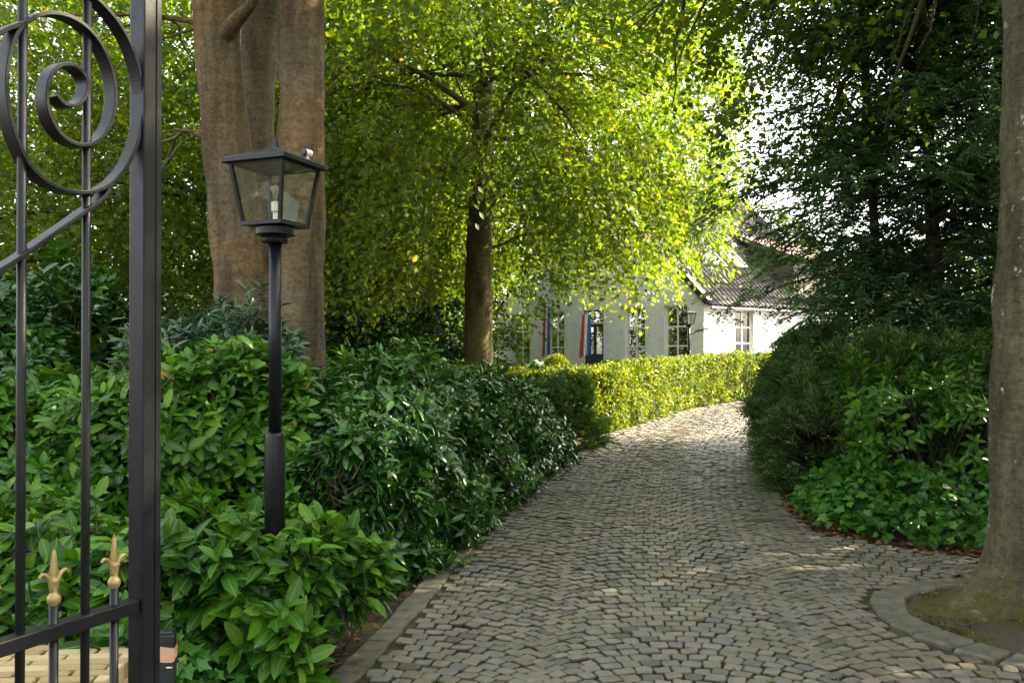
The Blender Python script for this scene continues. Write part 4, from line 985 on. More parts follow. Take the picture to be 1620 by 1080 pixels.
# --- beech in the middle, drooping crown
BX, BY = -.66, 18.0; bz = gzf(BX, BY)
bt = empty('beech_tree', (0, 0, 0), 0, 'mossy trunked beech with drooping sunlit crown in front of the house', 'tree')
tp = [P(760, 680, 18), P(759, 600, 18), P(757, 480, 18), P(758, 400, 18), P(762, 330, 18), P(765, 260, 18), P(764, 170, 18.1), P(772, 40, 18.2), P(775, -120, 18.2)]
tr_ = [.44, .34, .29, .27, .255, .23, .19, .13, .06]
mtr = trunk_mesh('t', tp, tr_, None, None, 21, 32, lambda a, h: .10 * max(0, 1 - (h - bz) / .9) ** 2 * (1 + math.sin(5 * a)), .05)
add_trunk('trunk', [mtr], MAT['bark_mid'], bt)
n0 = 19000; r = np.random.default_rng(31)
rad_ = np.sqrt(r.uniform(.02, 1, n0)) * 5.4; az = r.uniform(0, 2 * math.pi, n0); zz = r.uniform(1.2, 12.5, n0)
cx = BX + rad_ * np.cos(az) * .98; cy = BY + rad_ * np.sin(az) * .95
pxx = 810 + F * cx / cy
env = np.where(cx > BX, np.interp(zz, [3, 5, 7], [4.7, 5.2, 5.4]), 5.3) * np.clip(1.02 - ((zz - 4.5) / 9.5) ** 2, 0, 1) ** .5 * np.where(zz < 4.5, 1, 1)
zb = np.interp(cx, [-6, -3.5, -1.6, -.3, .5, 1.6, 2.8, 4.4, 5.5], [2.3, 2.6, 2.9, 3.35, 3.55, 3.55, 3.5, 3.55, 4.0]) + .05 * (cy - 18) + .3 * Noise(5, 1.1)(np.stack([cx, cy, cy * 0], -1))
front = (cy < BY - .2) & (np.abs(cx - BX * cy / BY) < .75)
zb = np.where(front, 5.3 + (18 - cy) * -.2, zb)
gap = Noise(77, 1.5)(np.stack([cx, cy, zz * .8], -1))
k_ = (rad_ < env) & (zz > zb) & (gap > -.28) & (rad_ > .45) & (r.random(n0) < np.clip(.35 + rad_ / 5, 0, 1))
cen = np.stack([cx, cy, zz], -1)[k_]; od = unit(np.stack([np.cos(az), np.sin(az), -.5 - .45 * (zz < 5)], -1))[k_]
sp = sprays(cen, od, 22, .85, .112, 32, .65, .5, .5, .25, .015); crown_part(bt, MAT['beech'], sp)
print('mid beech leaves', len(sp[0]))
r = np.random.default_rng(33); st, en = [], []
for i in range(15):
    h = r.uniform(4.8, 8); a = r.uniform(0, 6.28); L = r.uniform(2.5, 4.6); st.append((BX, BY, h)); en.append((BX + L * math.cos(a), BY + L * math.sin(a), h + r.uniform(-1.2, 1.2)))
st.append(tuple(P(778, 392, 18))); en.append(tuple(P(856, 368, 17.7))); st.append(tuple(P(745, 325, 18))); en.append(tuple(P(690, 322, 17.5))); st.append(tuple(P(780, 325, 18))); en.append(tuple(P(830, 280, 17.4)))
limbs_part(limb_set(st, en, .075, 34, .08, 4, 1.8), MAT['bark_mid'], bt)

# --- multi-stemmed beech on the left
lb = empty('beech_tree', (0, 0, 0), 0, 'huge three stemmed beech with brown bark behind the lamp post', 'tree')
D = 8.0
def stem(pxs, pys, ws, d): return [P(x, y, d) for x, y in zip(pxs, pys)], [w / 2 / F * d for w in ws]
a1 = stem([398, 397, 394, 386, 376, 364, 355, 347, 343, 338], [860, 640, 540, 430, 340, 250, 160, 70, -60, -260], [150, 112, 98, 88, 82, 76, 72, 74, 76, 66], D)
a2 = stem([480, 480, 478, 470, 468, 470, 473, 474, 476, 480], [860, 640, 540, 430, 340, 250, 160, 70, -60, -260], [140, 98, 80, 80, 82, 76, 70, 68, 70, 60], D - .05)
a3 = stem([430, 425, 420, 412, 408, 406, 408, 410, 412, 415], [860, 640, 540, 430, 340, 250, 160, 70, -60, -260], [150, 100, 80, 66, 60, 58, 58, 60, 62, 54], D + .95)
pr = [trunk_mesh('t', a[0], a[1], None, None, 41 + i, 48, None, .055, 12) for i, a in enumerate((a1, a2, a3))]
tk = add_trunk('trunk', pr, MAT['bark_left'], lb, .025)
# burl and branch stub on the left stem
lm = [([P(350, 60, 7.9), P(372, 30, 7.8), P(392, 10, 7.7), P(420, -40, 7.6)], [.10, .07, .05, .03]), ([P(345, 215, 8), P(322, 214, 7.95), P(308, 210, 7.95)], [.09, .07, .03]), ([P(340, 60, 8), P(318, 58, 8), P(306, 58, 8)], [.09, .06, .02])]
st = [P(350, -100, 8), P(470, -60, 8), P(345, -200, 8), P(475, -160, 8), P(410, -150, 8.3), P(350, 210, 8.0), P(345, 60, 8)]
en = [(-4.2, 6.5, 5.2), (-.2, 7.2, 5.3), (-4.5, 9, 6.4), (-.4, 9.5, 6.3), (-2, 11, 6.6), (-3.5, 8.6, 3.6), (-3.9, 8.4, 4.6)]
limbs_part(lm + limb_set(st, en, .07, 44, .1, 4, 1.3), MAT['bark_left'], lb)
n0 = 2600; r = np.random.default_rng(45); cen = np.stack([r.uniform(-5.5, 1.2, n0), r.uniform(6.5, 12.5, n0), r.uniform(4.3, 9.5, n0)], -1)
gap = Noise(46, 1.3)(cen); rr = np.hypot((cen[:, 0] + 2.2) / 3.6, (cen[:, 1] - 9) / 3.5)
zlow = 4.9 + .25 * (cen[:, 1] - 7) - .5 * np.clip(rr - .5, 0, 1)
k_ = (rr < 1) & (gap > -.1) & (cen[:, 2] > zlow); cen = cen[k_]; od = unit(np.stack([cen[:, 0] + 2.2, cen[:, 1] - 9, -1 + 0 * cen[:, 0]], -1))
crown_part(lb, MAT['beech'], sprays(cen, od, 22, .7, .085, 47, .5, .5, .4, .2, .01))

# --- trees of the wood behind
def back_tree(name, label, x, y, rad0, zlo, zhi, n, leaf, seed, tr_r=.22, mat='wood_leaf', zc=None, group='trees of the wood behind', gapt=-.5, per=20, L=.95):
    t = empty(name, (0, 0, 0), 0, label, 'tree', group); z0 = gzf(x, y); r = np.random.default_rng(seed)
    v, f = trunk_mesh('t', [(x, y, z0 - .1), (x + .05, y, z0 + 1.5), (x + r.normal(0, .2), y, z0 + 4), (x + r.normal(0, .3), y, zhi * .8)], [tr_r * 1.3, tr_r, tr_r * .8, tr_r * .3], None, None, seed, 14, None, .04, 5)
    add_trunk('trunk', [(v, f)], MAT['bark_dark'], t)
    a = r.uniform(0, 6.283, n); q = np.sqrt(r.random(n)) * rad0; z = r.uniform(zlo, zhi, n); cx = x + q * np.cos(a); cy = y + q * np.sin(a)
    zm = zc or (zlo * .6 + zhi * .4); env = rad0 * np.sqrt(np.clip(1 - ((z - zm) / np.where(z < zm, (zm - zlo) * 1.25, zhi - zm)) ** 2, 0, 1))
    c = np.stack([cx, cy, z], -1); gap = Noise(seed + 2, 1.7)(c); k_ = (q < env) & (gap > gapt)
    c = c[k_]; od = unit(np.stack([np.cos(a), np.sin(a), -.3 + 0 * a], -1))[k_]
    crown_part(t, MAT[mat], sprays(c, od, per, L, leaf, seed + 3, .45, .5, .45, .25, .01))
    st, en = [], []
    for i in range(10):
        h = r.uniform(zlo + .5, zhi * .7); aa = r.uniform(0, 6.28); l_ = rad0 * r.uniform(.5, .9); st.append((x, y, h)); en.append((x + l_ * math.cos(aa), y + l_ * math.sin(aa), h + r.uniform(.2, 1.2)))
    limbs_part(limb_set(st, en, tr_r * .3, seed + 4, .05, 3, 1.3), MAT['bark_dark'], t)
    return t
back_tree('beech_tree', 'leafy tree filling the view behind the scrolled gate', -9.8, 15.5, 4.2, 1.0, 12, 3800, .12, 61, .2, 'beech')
back_tree('beech_tree', 'shaded tree between the gate post and the three stemmed beech', -5.6, 19.0, 4.0, 1.3, 13, 3800, .12, 62, .2, 'beech')
back_tree('beech_tree', 'leafy tree with slim trunk between the two big beeches', -4.3, 23.5, 3.9, 1.9, 13, 3000, .125, 63, .16, 'beech')
back_tree('beech_tree', 'tall tree far behind the gate scroll', -15, 24, 5.5, .6, 16, 3400, .17, 64)
back_tree('beech_tree', 'tall tree behind the gap between gate and beech', -9.0, 29, 5.5, .8, 17, 3400, .18, 65)
back_tree('beech_tree', 'tall dark tree behind the sunlit crown', -3.2, 33, 5.5, .8, 17, 3000, .18, 66)
# unseen trees out of frame on the right, added to shade the near drive
back_tree('beech_tree', 'unseen tree added to shade the drive at the edge of the garden', 10.2, 4.5, 4.2, .8, 13, 2600, .19, 67, .3, 'beech', None, 'unseen trees added to shade the drive', -.9)
back_tree('beech_tree', 'unseen tree added to shade the drive beside the conifer', 11.5, 10.2, 3.8, .8, 12, 2300, .19, 68, .3, 'beech', None, 'unseen trees added to shade the drive', -.9)
back_tree('beech_tree', 'unseen tree added to shade the drive near the road', 9.5, -2.5, 4.4, .8, 13, 2400, .19, 69, .3, 'beech', None, 'unseen trees added to shade the drive', -.9)
back_tree('distant_tree', 'small distant sunlit tree above the roof edge', 16.0, 55, 2.6, 5, 11.2, 500, .3, 71, .3, 'wood_leaf', None, None, -1.2, 14, 1.4)
back_tree('distant_tree', 'distant tree behind the annex roof', 27, 52, 4.5, 1.5, 9.0, 700, .34, 72, .3, 'wood_leaf', None, None, -1.2, 14, 1.4)
# far wood that closes the horizon
n0 = 4600; r = np.random.default_rng(75); xx = r.uniform(-70, 9, n0); yy = r.uniform(44, 60, n0); hh = 18.5 + 3 * np.sin(xx * .31) + 2 * np.sin(xx * .83 + 1)
c = np.stack([xx, yy, r.random(n0) * hh], -1); od = unit(r.normal(size=(n0, 3)) + np.array([0, -1, 0]))
o = link('wood', leaf_mesh('wood', T_diamond(), *sprays(c, od, 14, 2.6, .5, 76, .4), smooth=False), MAT['wood_leaf']); tag(o, 'far mass of trees closing the view behind the garden', 'wood', kind='stuff')
n0 = 900; r = np.random.default_rng(77); xx = r.uniform(14, 80, n0); yy = r.uniform(60, 75, n0); c = np.stack([xx, yy, r.random(n0) * (5.5 + 1.5 * np.sin(xx * .4))], -1)
o = link('wood', leaf_mesh('wood', T_diamond(), *sprays(c, unit(r.normal(size=(n0, 3))), 14, 2.4, .5, 78, .4), smooth=False), MAT['wood_leaf']); tag(o, 'low far line of trees behind the annex', 'wood', kind='stuff')

# --- near tree on the right
nt_ = empty('beech_tree', (0, 0, 0), 0, 'grey mossy trunk with spreading root standing in the stone ringed pit', 'tree')
TX, TY = 3.38, 5.32
def nflare(a, h):
    h = max(h, 0); w = lambda a0, s_: math.exp(-((math.atan2(math.sin(a - a0), math.cos(a - a0))) / s_) ** 2)
    return .045 * math.exp(-h / .45) + math.exp(-h / .13) * (.60 * w(3.0, .38) + .42 * w(4.25, .30) + .40 * w(5.4, .3) + .35 * w(1.9, .3) + .35 * w(.5, .4)) + math.exp(-h / .6) * (.10 * w(3.0, .5) + .06 * w(4.25, .3) + .06 * w(5.4, .3))
pts = [(TX - .02, TY, -.05), (TX, TY, .12), (TX, TY, .3), (TX + .0, TY, .55), (TX + .0, TY, .9), (TX + .01, TY, 1.5), (TX + .02, TY, 2.3), (TX, TY, 3.2), (TX + .04, TY, 4.5), (TX + .1, TY + .1, 6.5), (TX + .1, TY + .2, 10)]
v, f = trunk_mesh('t', pts, [.40, .39, .385, .38, .385, .40, .40, .395, .38, .3, .12], None, None, 81, 96, nflare, .04, 14)
add_trunk('trunk', [(v, f)], MAT['bark_near'], nt_)
n0 = 8200; r = np.random.default_rng(82); cen = np.stack([r.uniform(-.5, 9, n0), r.uniform(2.5, 14.5, n0), r.uniform(3.7, 10.5, n0)], -1)
rr = np.hypot((cen[:, 0] - 4.3) / 3.9, (cen[:, 1] - 8.6) / 5.2); gap = Noise(83, 1.2)(cen)
pxx = 810 + F * cen[:, 0] / cen[:, 1]; pyy = HOR - F * (cen[:, 2] - EYE) / cen[:, 1]
# lower limit of the overhanging leaves seen in the view
lim = np.interp(pxx, [900, 1000, 1100, 1180, 1230, 1300, 1400, 1500, 1560, 1800], [-60, 30, 110, 200, 250, 250, 200, 150, 60, 0]) + 40 * Noise(84, .9)(cen)
k_ = (rr < 1) & (gap > -.35) & (pyy < lim) & ((cen[:, 1] > 8.6) | (pyy < -70))
cen = cen[k_]; od = unit(np.stack([cen[:, 0] - TX, cen[:, 1] - TY, -1.2 + 0 * cen[:, 0]], -1))
sp = sprays(cen, od, 20, .6, .085, 85, .45, .5, .35, .2, .012); crown_part(nt_, MAT['beech'], sp)
st, en = [], []
r = np.random.default_rng(86)
for i in range(14):
    h = r.uniform(4.2, 7); a = r.uniform(0, 6.28); st.append((TX, TY, h)); q = np.array([4.3 + 3.3 * math.cos(a), 8.6 + 4.4 * math.sin(a)]); en.append((q[0], q[1], h + r.uniform(-.2, 1.2)))
limbs_part(limb_set(st, en, .07, 87, .06, 4, 1.4), MAT['bark_near'], nt_)

# --- dark conifer on the right
def needle_sprays(cen, dirs, per, length, size, seed, flat=.35, rmean=.4, droop=.25):
    r = np.random.default_rng(seed); n = len(cen); L = length * r.uniform(.6, 1.3, n); d = unit(dirs + r.normal(0, .15, (n, 3)))
    side = unit(np.cross(d, np.array([0, 0, 1.]) + r.normal(0, flat, (n, 3)))); up = np.cross(side, d); t = (np.arange(per) + .3) / per
    p = cen[:, None, :] + d[:, None, :] * (L[:, None] * (t[None] - .35))[..., None]; p[..., 2] -= droop * L[:, None] * (t[None] ** 2)
    sg = np.where(np.arange(per) % 2 == 0, 1., -1.)[None, :, None]
    ax = d[:, None, :] * .85 + side[:, None, :] * sg * .75 + r.normal(0, .15, (n, per, 3)); ax[..., 2] -= .1
    nr = up[:, None, :] + r.normal(0, .3, (n, per, 3)); sz = size * (1.15 - .6 * t)[None] * r.uniform(.7, 1.25, (n, per))
    rn = np.clip(r.normal(rmean, .15, (n, 1)) + r.normal(0, .12, (n, per)) + .2 * t[None], 0, 1)
    return p.reshape(-1, 3), ax.reshape(-1, 3), nr.reshape(-1, 3), sz.ravel(), rn.ravel()
def conifer(label, CX, CY, nb, seed, Lmax, hmax, second=True):
    cf = empty('conifer_tree', (0, 0, 0), 0, label, 'tree'); cz = gzf(CX, CY)
    mtr = [trunk_mesh('t', [(CX, CY, cz - .1), (CX + .05, CY, 2.5), (CX, CY + .1, 5.5), (CX + .05, CY, hmax + 1.5)], [.12, .09, .07, .02], None, None, seed, 14, None, .05, 6)]
    if second: mtr.append(trunk_mesh('t', [(CX - .45, CY + .3, cz - .1), (CX - .55, CY + .3, 2.5), (CX - .7, CY + .3, 5), (CX - .8, CY + .3, 8)], [.08, .06, .045, .015], None, None, seed + 1, 12, None, .05, 6))
    add_trunk('trunk', mtr, MAT['bark_dark'], cf)
    r = np.random.default_rng(seed + 2); lim_, tw_c, tw_d = [], [], []
    for i in range(nb):
        h = r.uniform(1.0, hmax); a = r.uniform(0, 2 * math.pi); L = (Lmax - .15 * abs(h - 3.5)) * r.uniform(.55, 1.1)
        L *= (1.0 if math.cos(a) < .3 else .8) * (1.0 if h > 2.6 else .75)
        d = np.array([math.cos(a), math.sin(a), 0]); sl = r.uniform(-.1, .8)
        q = lambda t: np.array([CX, CY, h]) + d * L * t + np.array([0, 0, L * (sl * t - .38 * t * t)])
        lim_.append(([q(t) for t in np.linspace(0, 1, 7)], list(np.linspace(.022, .004, 7)))); side = np.array([-d[1], d[0], 0])
        for t in np.linspace(.2, 1, int(7 + L * 6)):
            for sg in (-1, 1):
                if r.random() < .12: continue
                tw_c.append(q(t)); tw_d.append(d * .75 + side * sg * r.uniform(.4, 1.1) + np.array([0, 0, -.25 + r.normal(0, .15)]))
    limbs_part(lim_, MAT['bark_dark'], cf)
    tw_c, tw_d = np.array(tw_c), np.array(tw_d); tw_c = tw_c + unit(tw_d) * .14 + r.normal(0, .13, tw_c.shape)
    crown_part(cf, MAT['conifer'], needle_sprays(tw_c, tw_d, 14, .44, .13, seed + 3), T_diamond(.12))
conifer('dark conifer with drooping branches overhanging the bend of the drive', 5.35, 11.3, 310, 91, 3.0, 10.0)
conifer('second conifer close behind the dark one, half hidden by the near trunk', 7.1, 12.8, 150, 96, 2.5, 9.0, False)

# ------------------------------------------------------------------ hedges and shrubs
LAU = T_leaf(.2, -.14, .06); LAUN = T_leaf(.155, -.2, .05)
def rows_of(path, n): return catmull(path, n)
# laurel behind the lamp, tall
pa = rows_of([(-4.0, 6.6), (-2.6, 6.55), (-1.55, 6.75)], 6); K = len(pa)
p1, n1, _ = run_surface(pa, [.75] * K, list(np.linspace(1.36, 1.42, K)), 1500, 201, .6, .55, 0, 2.6, .14, .8)
p2, n2, _ = run_surface(pa, [.62] * K, [1.22] * K, 900, 203, .6, .55, 0, 2.6, .12, .8)
shrub('laurel_shrub', 'broad leaved light green laurel directly behind the lamp post', 'shrub', [rosettes(p1, n1, 9, .15, 202, depth=.18), rosettes(p2, n2, 8, .14, 204, depth=.35)], MAT['laurel'], LAU, 'laurel', 300, 'laurel shrubs left of the drive')
# darker taller laurel behind the gate
pa = rows_of([(-6.2, 7.2), (-5.2, 7.6), (-3.9, 7.9)], 6); K = len(pa)
p1, n1, _ = run_surface(pa, [.95] * K, list(np.linspace(2.25, 1.95, K)), 1500, 211, .6, .55, 0, 2.6, .18, .9)
p2, n2, _ = run_surface(pa, [.75] * K, [1.8] * K, 700, 213, .6, .55, 0, 2.6, .12, .8)
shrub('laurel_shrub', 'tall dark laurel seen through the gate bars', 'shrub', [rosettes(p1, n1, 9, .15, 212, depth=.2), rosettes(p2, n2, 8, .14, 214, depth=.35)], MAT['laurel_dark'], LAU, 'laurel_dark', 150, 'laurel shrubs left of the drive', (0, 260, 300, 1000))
# low laurel in front of the gate, left
pa = rows_of([(-4.4, 5.3), (-3.2, 5.1), (-2.25, 5.15)], 6); K = len(pa)
p1, n1, _ = run_surface(pa, [.6] * K, [.72] * K, 700, 216, .6, .6, 0, 2.9, .12, .7)
shrub('laurel_shrub', 'low laurel behind the gold spear finials', 'shrub', [rosettes(p1, n1, 8, .14, 217, depth=.25)], MAT['laurel'], LAU, 'laurel', 150, 'laurel shrubs left of the drive', (0, 260, 600, 1080))
# low clump in front of the lamp
pa = rows_of([(-1.95, 4.25), (-1.35, 4.2), (-.98, 4.75)], 6); K = len(pa)
p1, n1, _ = run_surface(pa, [.42] * K, [.50, .52, .54, .56, .57, .58, .58, .57, .55, .53, .50, .47, .44][:K], 780, 221, .6, .6, .08, math.pi - .3, .10, .5)
p1 = p1 + np.array([0, .06, .17]); kk = (p1[:, 2] > .38); p1, n1 = p1[kk], n1[kk]; r = np.random.default_rng(225); q_ = np.stack([r.uniform(-1.25, -.93, 60), r.uniform(3.98, 4.2, 60), r.uniform(.06, .5, 60)], -1); p1 = np.concatenate([p1, q_]); n1 = np.concatenate([n1, unit(np.stack([r.normal(.2, .4, 60), r.normal(-1, .3, 60), r.normal(.3, .3, 60)], -1))])
shrub('laurel_shrub', 'low broad leaved laurel clump at the foot of the lamp post', 'shrub', [rosettes(p1, n1, 9, .15, 222, up=.7, depth=.22)], MAT['laurel'], LAU, 'laurel', 300, 'laurel shrubs left of the drive')
# long glossy dark run along the drive
pa = rows_of([(-1.25, 5.75), (-1.3, 6.8), (-1.02, 8.1), (-.5, 9.7)], 6); K = len(pa)
hh = np.interp(np.arange(K), [0, 4, 9, K - 1], [.95, 1.3, 1.3, 1.15]); ww = np.interp(np.arange(K), [0, 5, K - 1], [.45, .78, .8])
p1, n1, _ = run_surface(pa, ww, hh, 2500, 231, .9, .95, -.05, 2.7, .12, .7)
p2, n2, _ = run_surface(pa, ww * .8, hh * .85, 1300, 233, .9, .95, 0, 2.7, .1, .7)
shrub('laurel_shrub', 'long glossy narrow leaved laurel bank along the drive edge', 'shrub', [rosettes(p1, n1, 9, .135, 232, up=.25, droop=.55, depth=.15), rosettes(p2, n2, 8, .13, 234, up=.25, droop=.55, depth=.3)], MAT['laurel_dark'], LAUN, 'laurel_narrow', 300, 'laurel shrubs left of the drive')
pa = rows_of([(-.6, 9.3), (-.22, 10.2), (.1, 11.3)], 6); K = len(pa); hh = np.interp(np.arange(K), [0, K - 1], [1.1, .78])
p1, n1, _ = run_surface(pa, [.62] * K, hh, 1200, 241, .7, .7, -.1, 2.9, .12, .7)
p2, n2, _ = run_surface(pa, [.5] * K, hh * .85, 600, 243, .7, .7, 0, 2.9, .1, .7)
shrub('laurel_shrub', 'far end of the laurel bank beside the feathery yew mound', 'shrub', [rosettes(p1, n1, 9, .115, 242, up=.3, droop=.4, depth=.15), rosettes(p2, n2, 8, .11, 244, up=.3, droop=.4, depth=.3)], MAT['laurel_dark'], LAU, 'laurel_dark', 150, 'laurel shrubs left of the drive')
# laurel tops behind the bank catching the sun
pa = rows_of([(-3.0, 9.6), (-1.9, 10.4), (-.9, 11.6)], 6); K = len(pa)
p1, n1, _ = run_surface(pa, [.8] * K, list(np.linspace(1.4, 1.2, K)), 1300, 246, .6, .55, 0, 3.0, .16, .8)
shrub('laurel_shrub', 'laurel behind the bank with sun catching its top leaves', 'shrub', [rosettes(p1, n1, 9, .12, 247, depth=.3)], MAT['laurel'], LAU, 'laurel', 0, 'laurel shrubs left of the drive')
# rhododendron in front of the big trunk
pa = rows_of([(-3.1, 7.25), (-2.4, 7.2), (-1.75, 7.3)], 5); K = len(pa)
p1, n1, _ = run_surface(pa, [.35] * K, [1.72, 1.78, 1.84, 1.86, 1.86, 1.9, 1.9, 1.88, 1.84, 1.76, 1.7][:K], 330, 251, .6, .5, .3, 2.6, .12, .5)
shrub('rhododendron_shrub', 'blue green rhododendron against the foot of the big trunk', 'shrub', [rosettes(p1, n1, 9, .13, 252, up=1.0, depth=.15, spread=(40, 80))], MAT['rhodo'], T_leaf(.12, -.2, .03), 'rhodo', 120)
# right laurel under the conifer
pa = rows_of([(3.15, 8.45), (3.9, 8.35), (4.9, 8.5)], 6); K = len(pa)
p1, n1, nz1 = run_surface(pa, [.62] * K, [1.15, 1.2, 1.28, 1.32, 1.36, 1.38, 1.38, 1.36, 1.32, 1.3, 1.3, 1.25, 1.2][:K], 620, 261, .6, .6, .1, 2.9, .2, .6)
kk = nz1 > -.8; p1, n1 = p1[kk], n1[kk]
rl = shrub('laurel_shrub', 'open branched laurel under the conifer beside the near trunk', 'shrub', [rosettes(p1, n1, 8, .115, 262, depth=.35, up=.4)], MAT['laurel'], LAU, 'laurel', 300, None, (1150, 1620, 500, 1000))
r = np.random.default_rng(263); lm = []
for i in range(16):
    a = np.array([r.uniform(3.6, 4.5), 8.6, gzf(4, 8.6)]); b = np.array([r.uniform(2.9, 5.1), r.uniform(7.9, 8.5), r.uniform(.7, 1.4)]); lm.append(([a, a * .5 + b * .5 + r.normal(0, .1, 3), b], [.016, .011, .004]))
limbs_part(lm, MAT['twig'], rl, 'branches')

# clipped hedge
HP = catmull([(-2.6, 14.6), (-1.0, 14.35), (.3, 14.25), (1.0, 14.35), (1.55, 15.1), (2.45, 16.7), (3.5, 18.6), (4.9, 20.3), (6.6, 21.7), (9.5, 23.3)], 8)
def box_run(path, half, height, n, seed, wob=.03):
    r = np.random.default_rng(seed); K = len(path); i = np.arange(K); t = r.uniform(0, K - 1, n); cx = np.interp(t, i, path[:, 0]); cy = np.interp(t, i, path[:, 1]); tg = np.gradient(path, axis=0)
    tx = np.interp(t, i, tg[:, 0]); ty = np.interp(t, i, tg[:, 1]); l = np.hypot(tx, ty); tx, ty = tx / l, ty / l
    per = 2 * height + 2 * half; q = r.uniform(0, per, n); a = np.where(q < height, 1., np.where(q < height + 2 * half, 1 - (q - height) / half, -1.)); z = np.where(q < height, q, np.where(q < height + 2 * half, height, per - q))
    nx = np.where((q < height) | (q > height + 2 * half), a, 0); top = (nx == 0)
    pos = np.stack([cx + ty * half * a, cy - tx * half * a, gz(cx, cy) + z], -1); nrm = np.stack([ty * nx, -tx * nx, top.astype(float)], -1)
    pos += nrm * (wob * Noise(seed, .6)(pos) + r.normal(0, .03, n) - (r.random(n) ** 2) * .14)[:, None]; return pos, nrm
pos, nrm = box_run(HP, .36, 1.0, 78000, 271); r = np.random.default_rng(272); n0 = len(pos)
hz = empty('clipped_hedge', (0, 0, 0), 0, 'clipped sunlit yellow green hedge curving along the drive before the house', 'hedge')
ax = unit(nrm * .5 + r.normal(0, .7, (n0, 3)) + np.array([0, 0, .15])); nr_ = nrm + r.normal(0, .5, (n0, 3)); rn = np.clip(.45 + .2 * Noise(273, .4)(pos) + r.normal(0, .16, n0), 0, 1)
tag(link('foliage', leaf_mesh('foliage', T_diamond(.34), pos, ax, nr_, .062 * r.uniform(.7, 1.3, n0), rn, False), MAT['hedge'], hz), kind='stuff')
mb = MB(); v = []; tg = np.gradient(HP, axis=0); tg /= np.linalg.norm(tg, axis=1, keepdims=True)
for (x, y), (tx, ty) in zip(HP, tg):
    for a, z in ((-.22, 0), (-.22, .82), (.22, .82), (.22, 0)): v.append((x + ty * a, y - tx * a, gzf(x, y) + z))
f = [(i * 4 + k, i * 4 + k + 1, (i + 1) * 4 + k + 1, (i + 1) * 4 + k) for i in range(len(HP) - 1) for k in range(3)]; f.append((0, 1, 2, 3)); mb.add(v, f); mb.build('twiggy_core', MAT['twig'], hz)
# feathery yew mound before the hedge
def yew_mound(name, label, path, half, height, n, seed, mat, per=14, L=.26, size=.075, nparts=0, ew=.8, eh=.75):
    t = empty(name, (0, 0, 0), 0, label, 'shrub'); K = len(path); p1, n1, _ = run_surface(path, [half] * K if not hasattr(half, '__len__') else half, [height] * K if not hasattr(height, '__len__') else height, n, seed, ew, eh, -.05, math.pi, .10, .6)
    r = np.random.default_rng(seed + 9); p1 = p1 - n1 * (r.random(n) ** 1.5 * .22)[:, None]
    d = unit(n1 * .8 + np.array([0, 0, .35]) + r.normal(0, .35, (n, 3)))
    sp_ = needle_sprays(p1, d, per, L, size, seed + 2, .8, .45, .3); tag(link('foliage', leaf_mesh('foliage', T_diamond(.13), *sp_, smooth=False), mat, t), kind='stuff')
    sticks('twigs', p1 - d * .15, p1 + d * .12, .003, MAT['twig'], t); return t
pa = rows_of([(-.35, 12.3), (.35, 12.6), (.95, 13.2)], 5); yew_mound('yew_shrub', 'feathery rounded yew mound before the corner of the clipped hedge', pa, .6, list(np.interp(np.arange(len(pa)), [0, 5, len(pa) - 1], [.9, .95, .85])), 2600, 281, MAT['yew'])
pa = rows_of([(3.15, 9.0), (3.5, 10.2), (3.85, 11.3), (4.35, 12.4)], 6); yew_mound('yew_shrub', 'dark green yew bank bulging over the right edge of the drive', pa, list(np.interp(np.arange(len(pa)), [0, 6, len(pa) - 1], [.5, .58, .58])), list(np.interp(np.arange(len(pa)), [0, 5, 12, len(pa) - 1], [1.0, 1.5, 1.65, 1.6])), 7000, 285, MAT['yew'], 15, .30, .085)
# mass behind the right shrubs
pa = rows_of([(3.75, 9.0), (4.4, 9.6), (5.4, 10.3), (6.6, 11.6), (7.4, 13.0)], 5); yew_mound('yew_shrub', 'deep shaded evergreen mass under the conifer', pa, .95, 1.6, 4400, 289, MAT['yew'], 14, .4, .12)
# understorey between the big trunk and the middle beech
def leafy_mound(name, label, path, half, height, n, seed, mat, size, group=None, cat='shrub'):
    K = len(path); p1, n1, _ = run_surface(path, [half] * K, [height] * K, n, seed, .7, .7, 0, math.pi, .2, 1.0); r = np.random.default_rng(seed + 3)
    t = empty(name, (0, 0, 0), 0, label, cat, group); n1 = unit(n1 + r.normal(0, .4, p1.shape)); p1 = p1 - n1 * (r.random(n) * .4)[:, None]
    tag(link('foliage', leaf_mesh('foliage', T_diamond(.34), *sprays(p1, n1, 12, .5, size, seed + 5, .4), smooth=False), mat, t), kind='stuff'); return t
leafy_mound('evergreen_shrub', 'dark evergreen shrub between the two big trunks', rows_of([(-4.6, 17.5), (-3.2, 17.8), (-1.6, 19.5)], 5), 1.2, 1.9, 1500, 291, MAT['laurel_dark'], .12)
leafy_mound('evergreen_shrub', 'dark evergreen shrub far behind the gate bars', rows_of([(-12, 12.5), (-9, 13), (-6, 13.5)], 5), 1.4, 2.4, 1800, 295, MAT['laurel_dark'], .13)
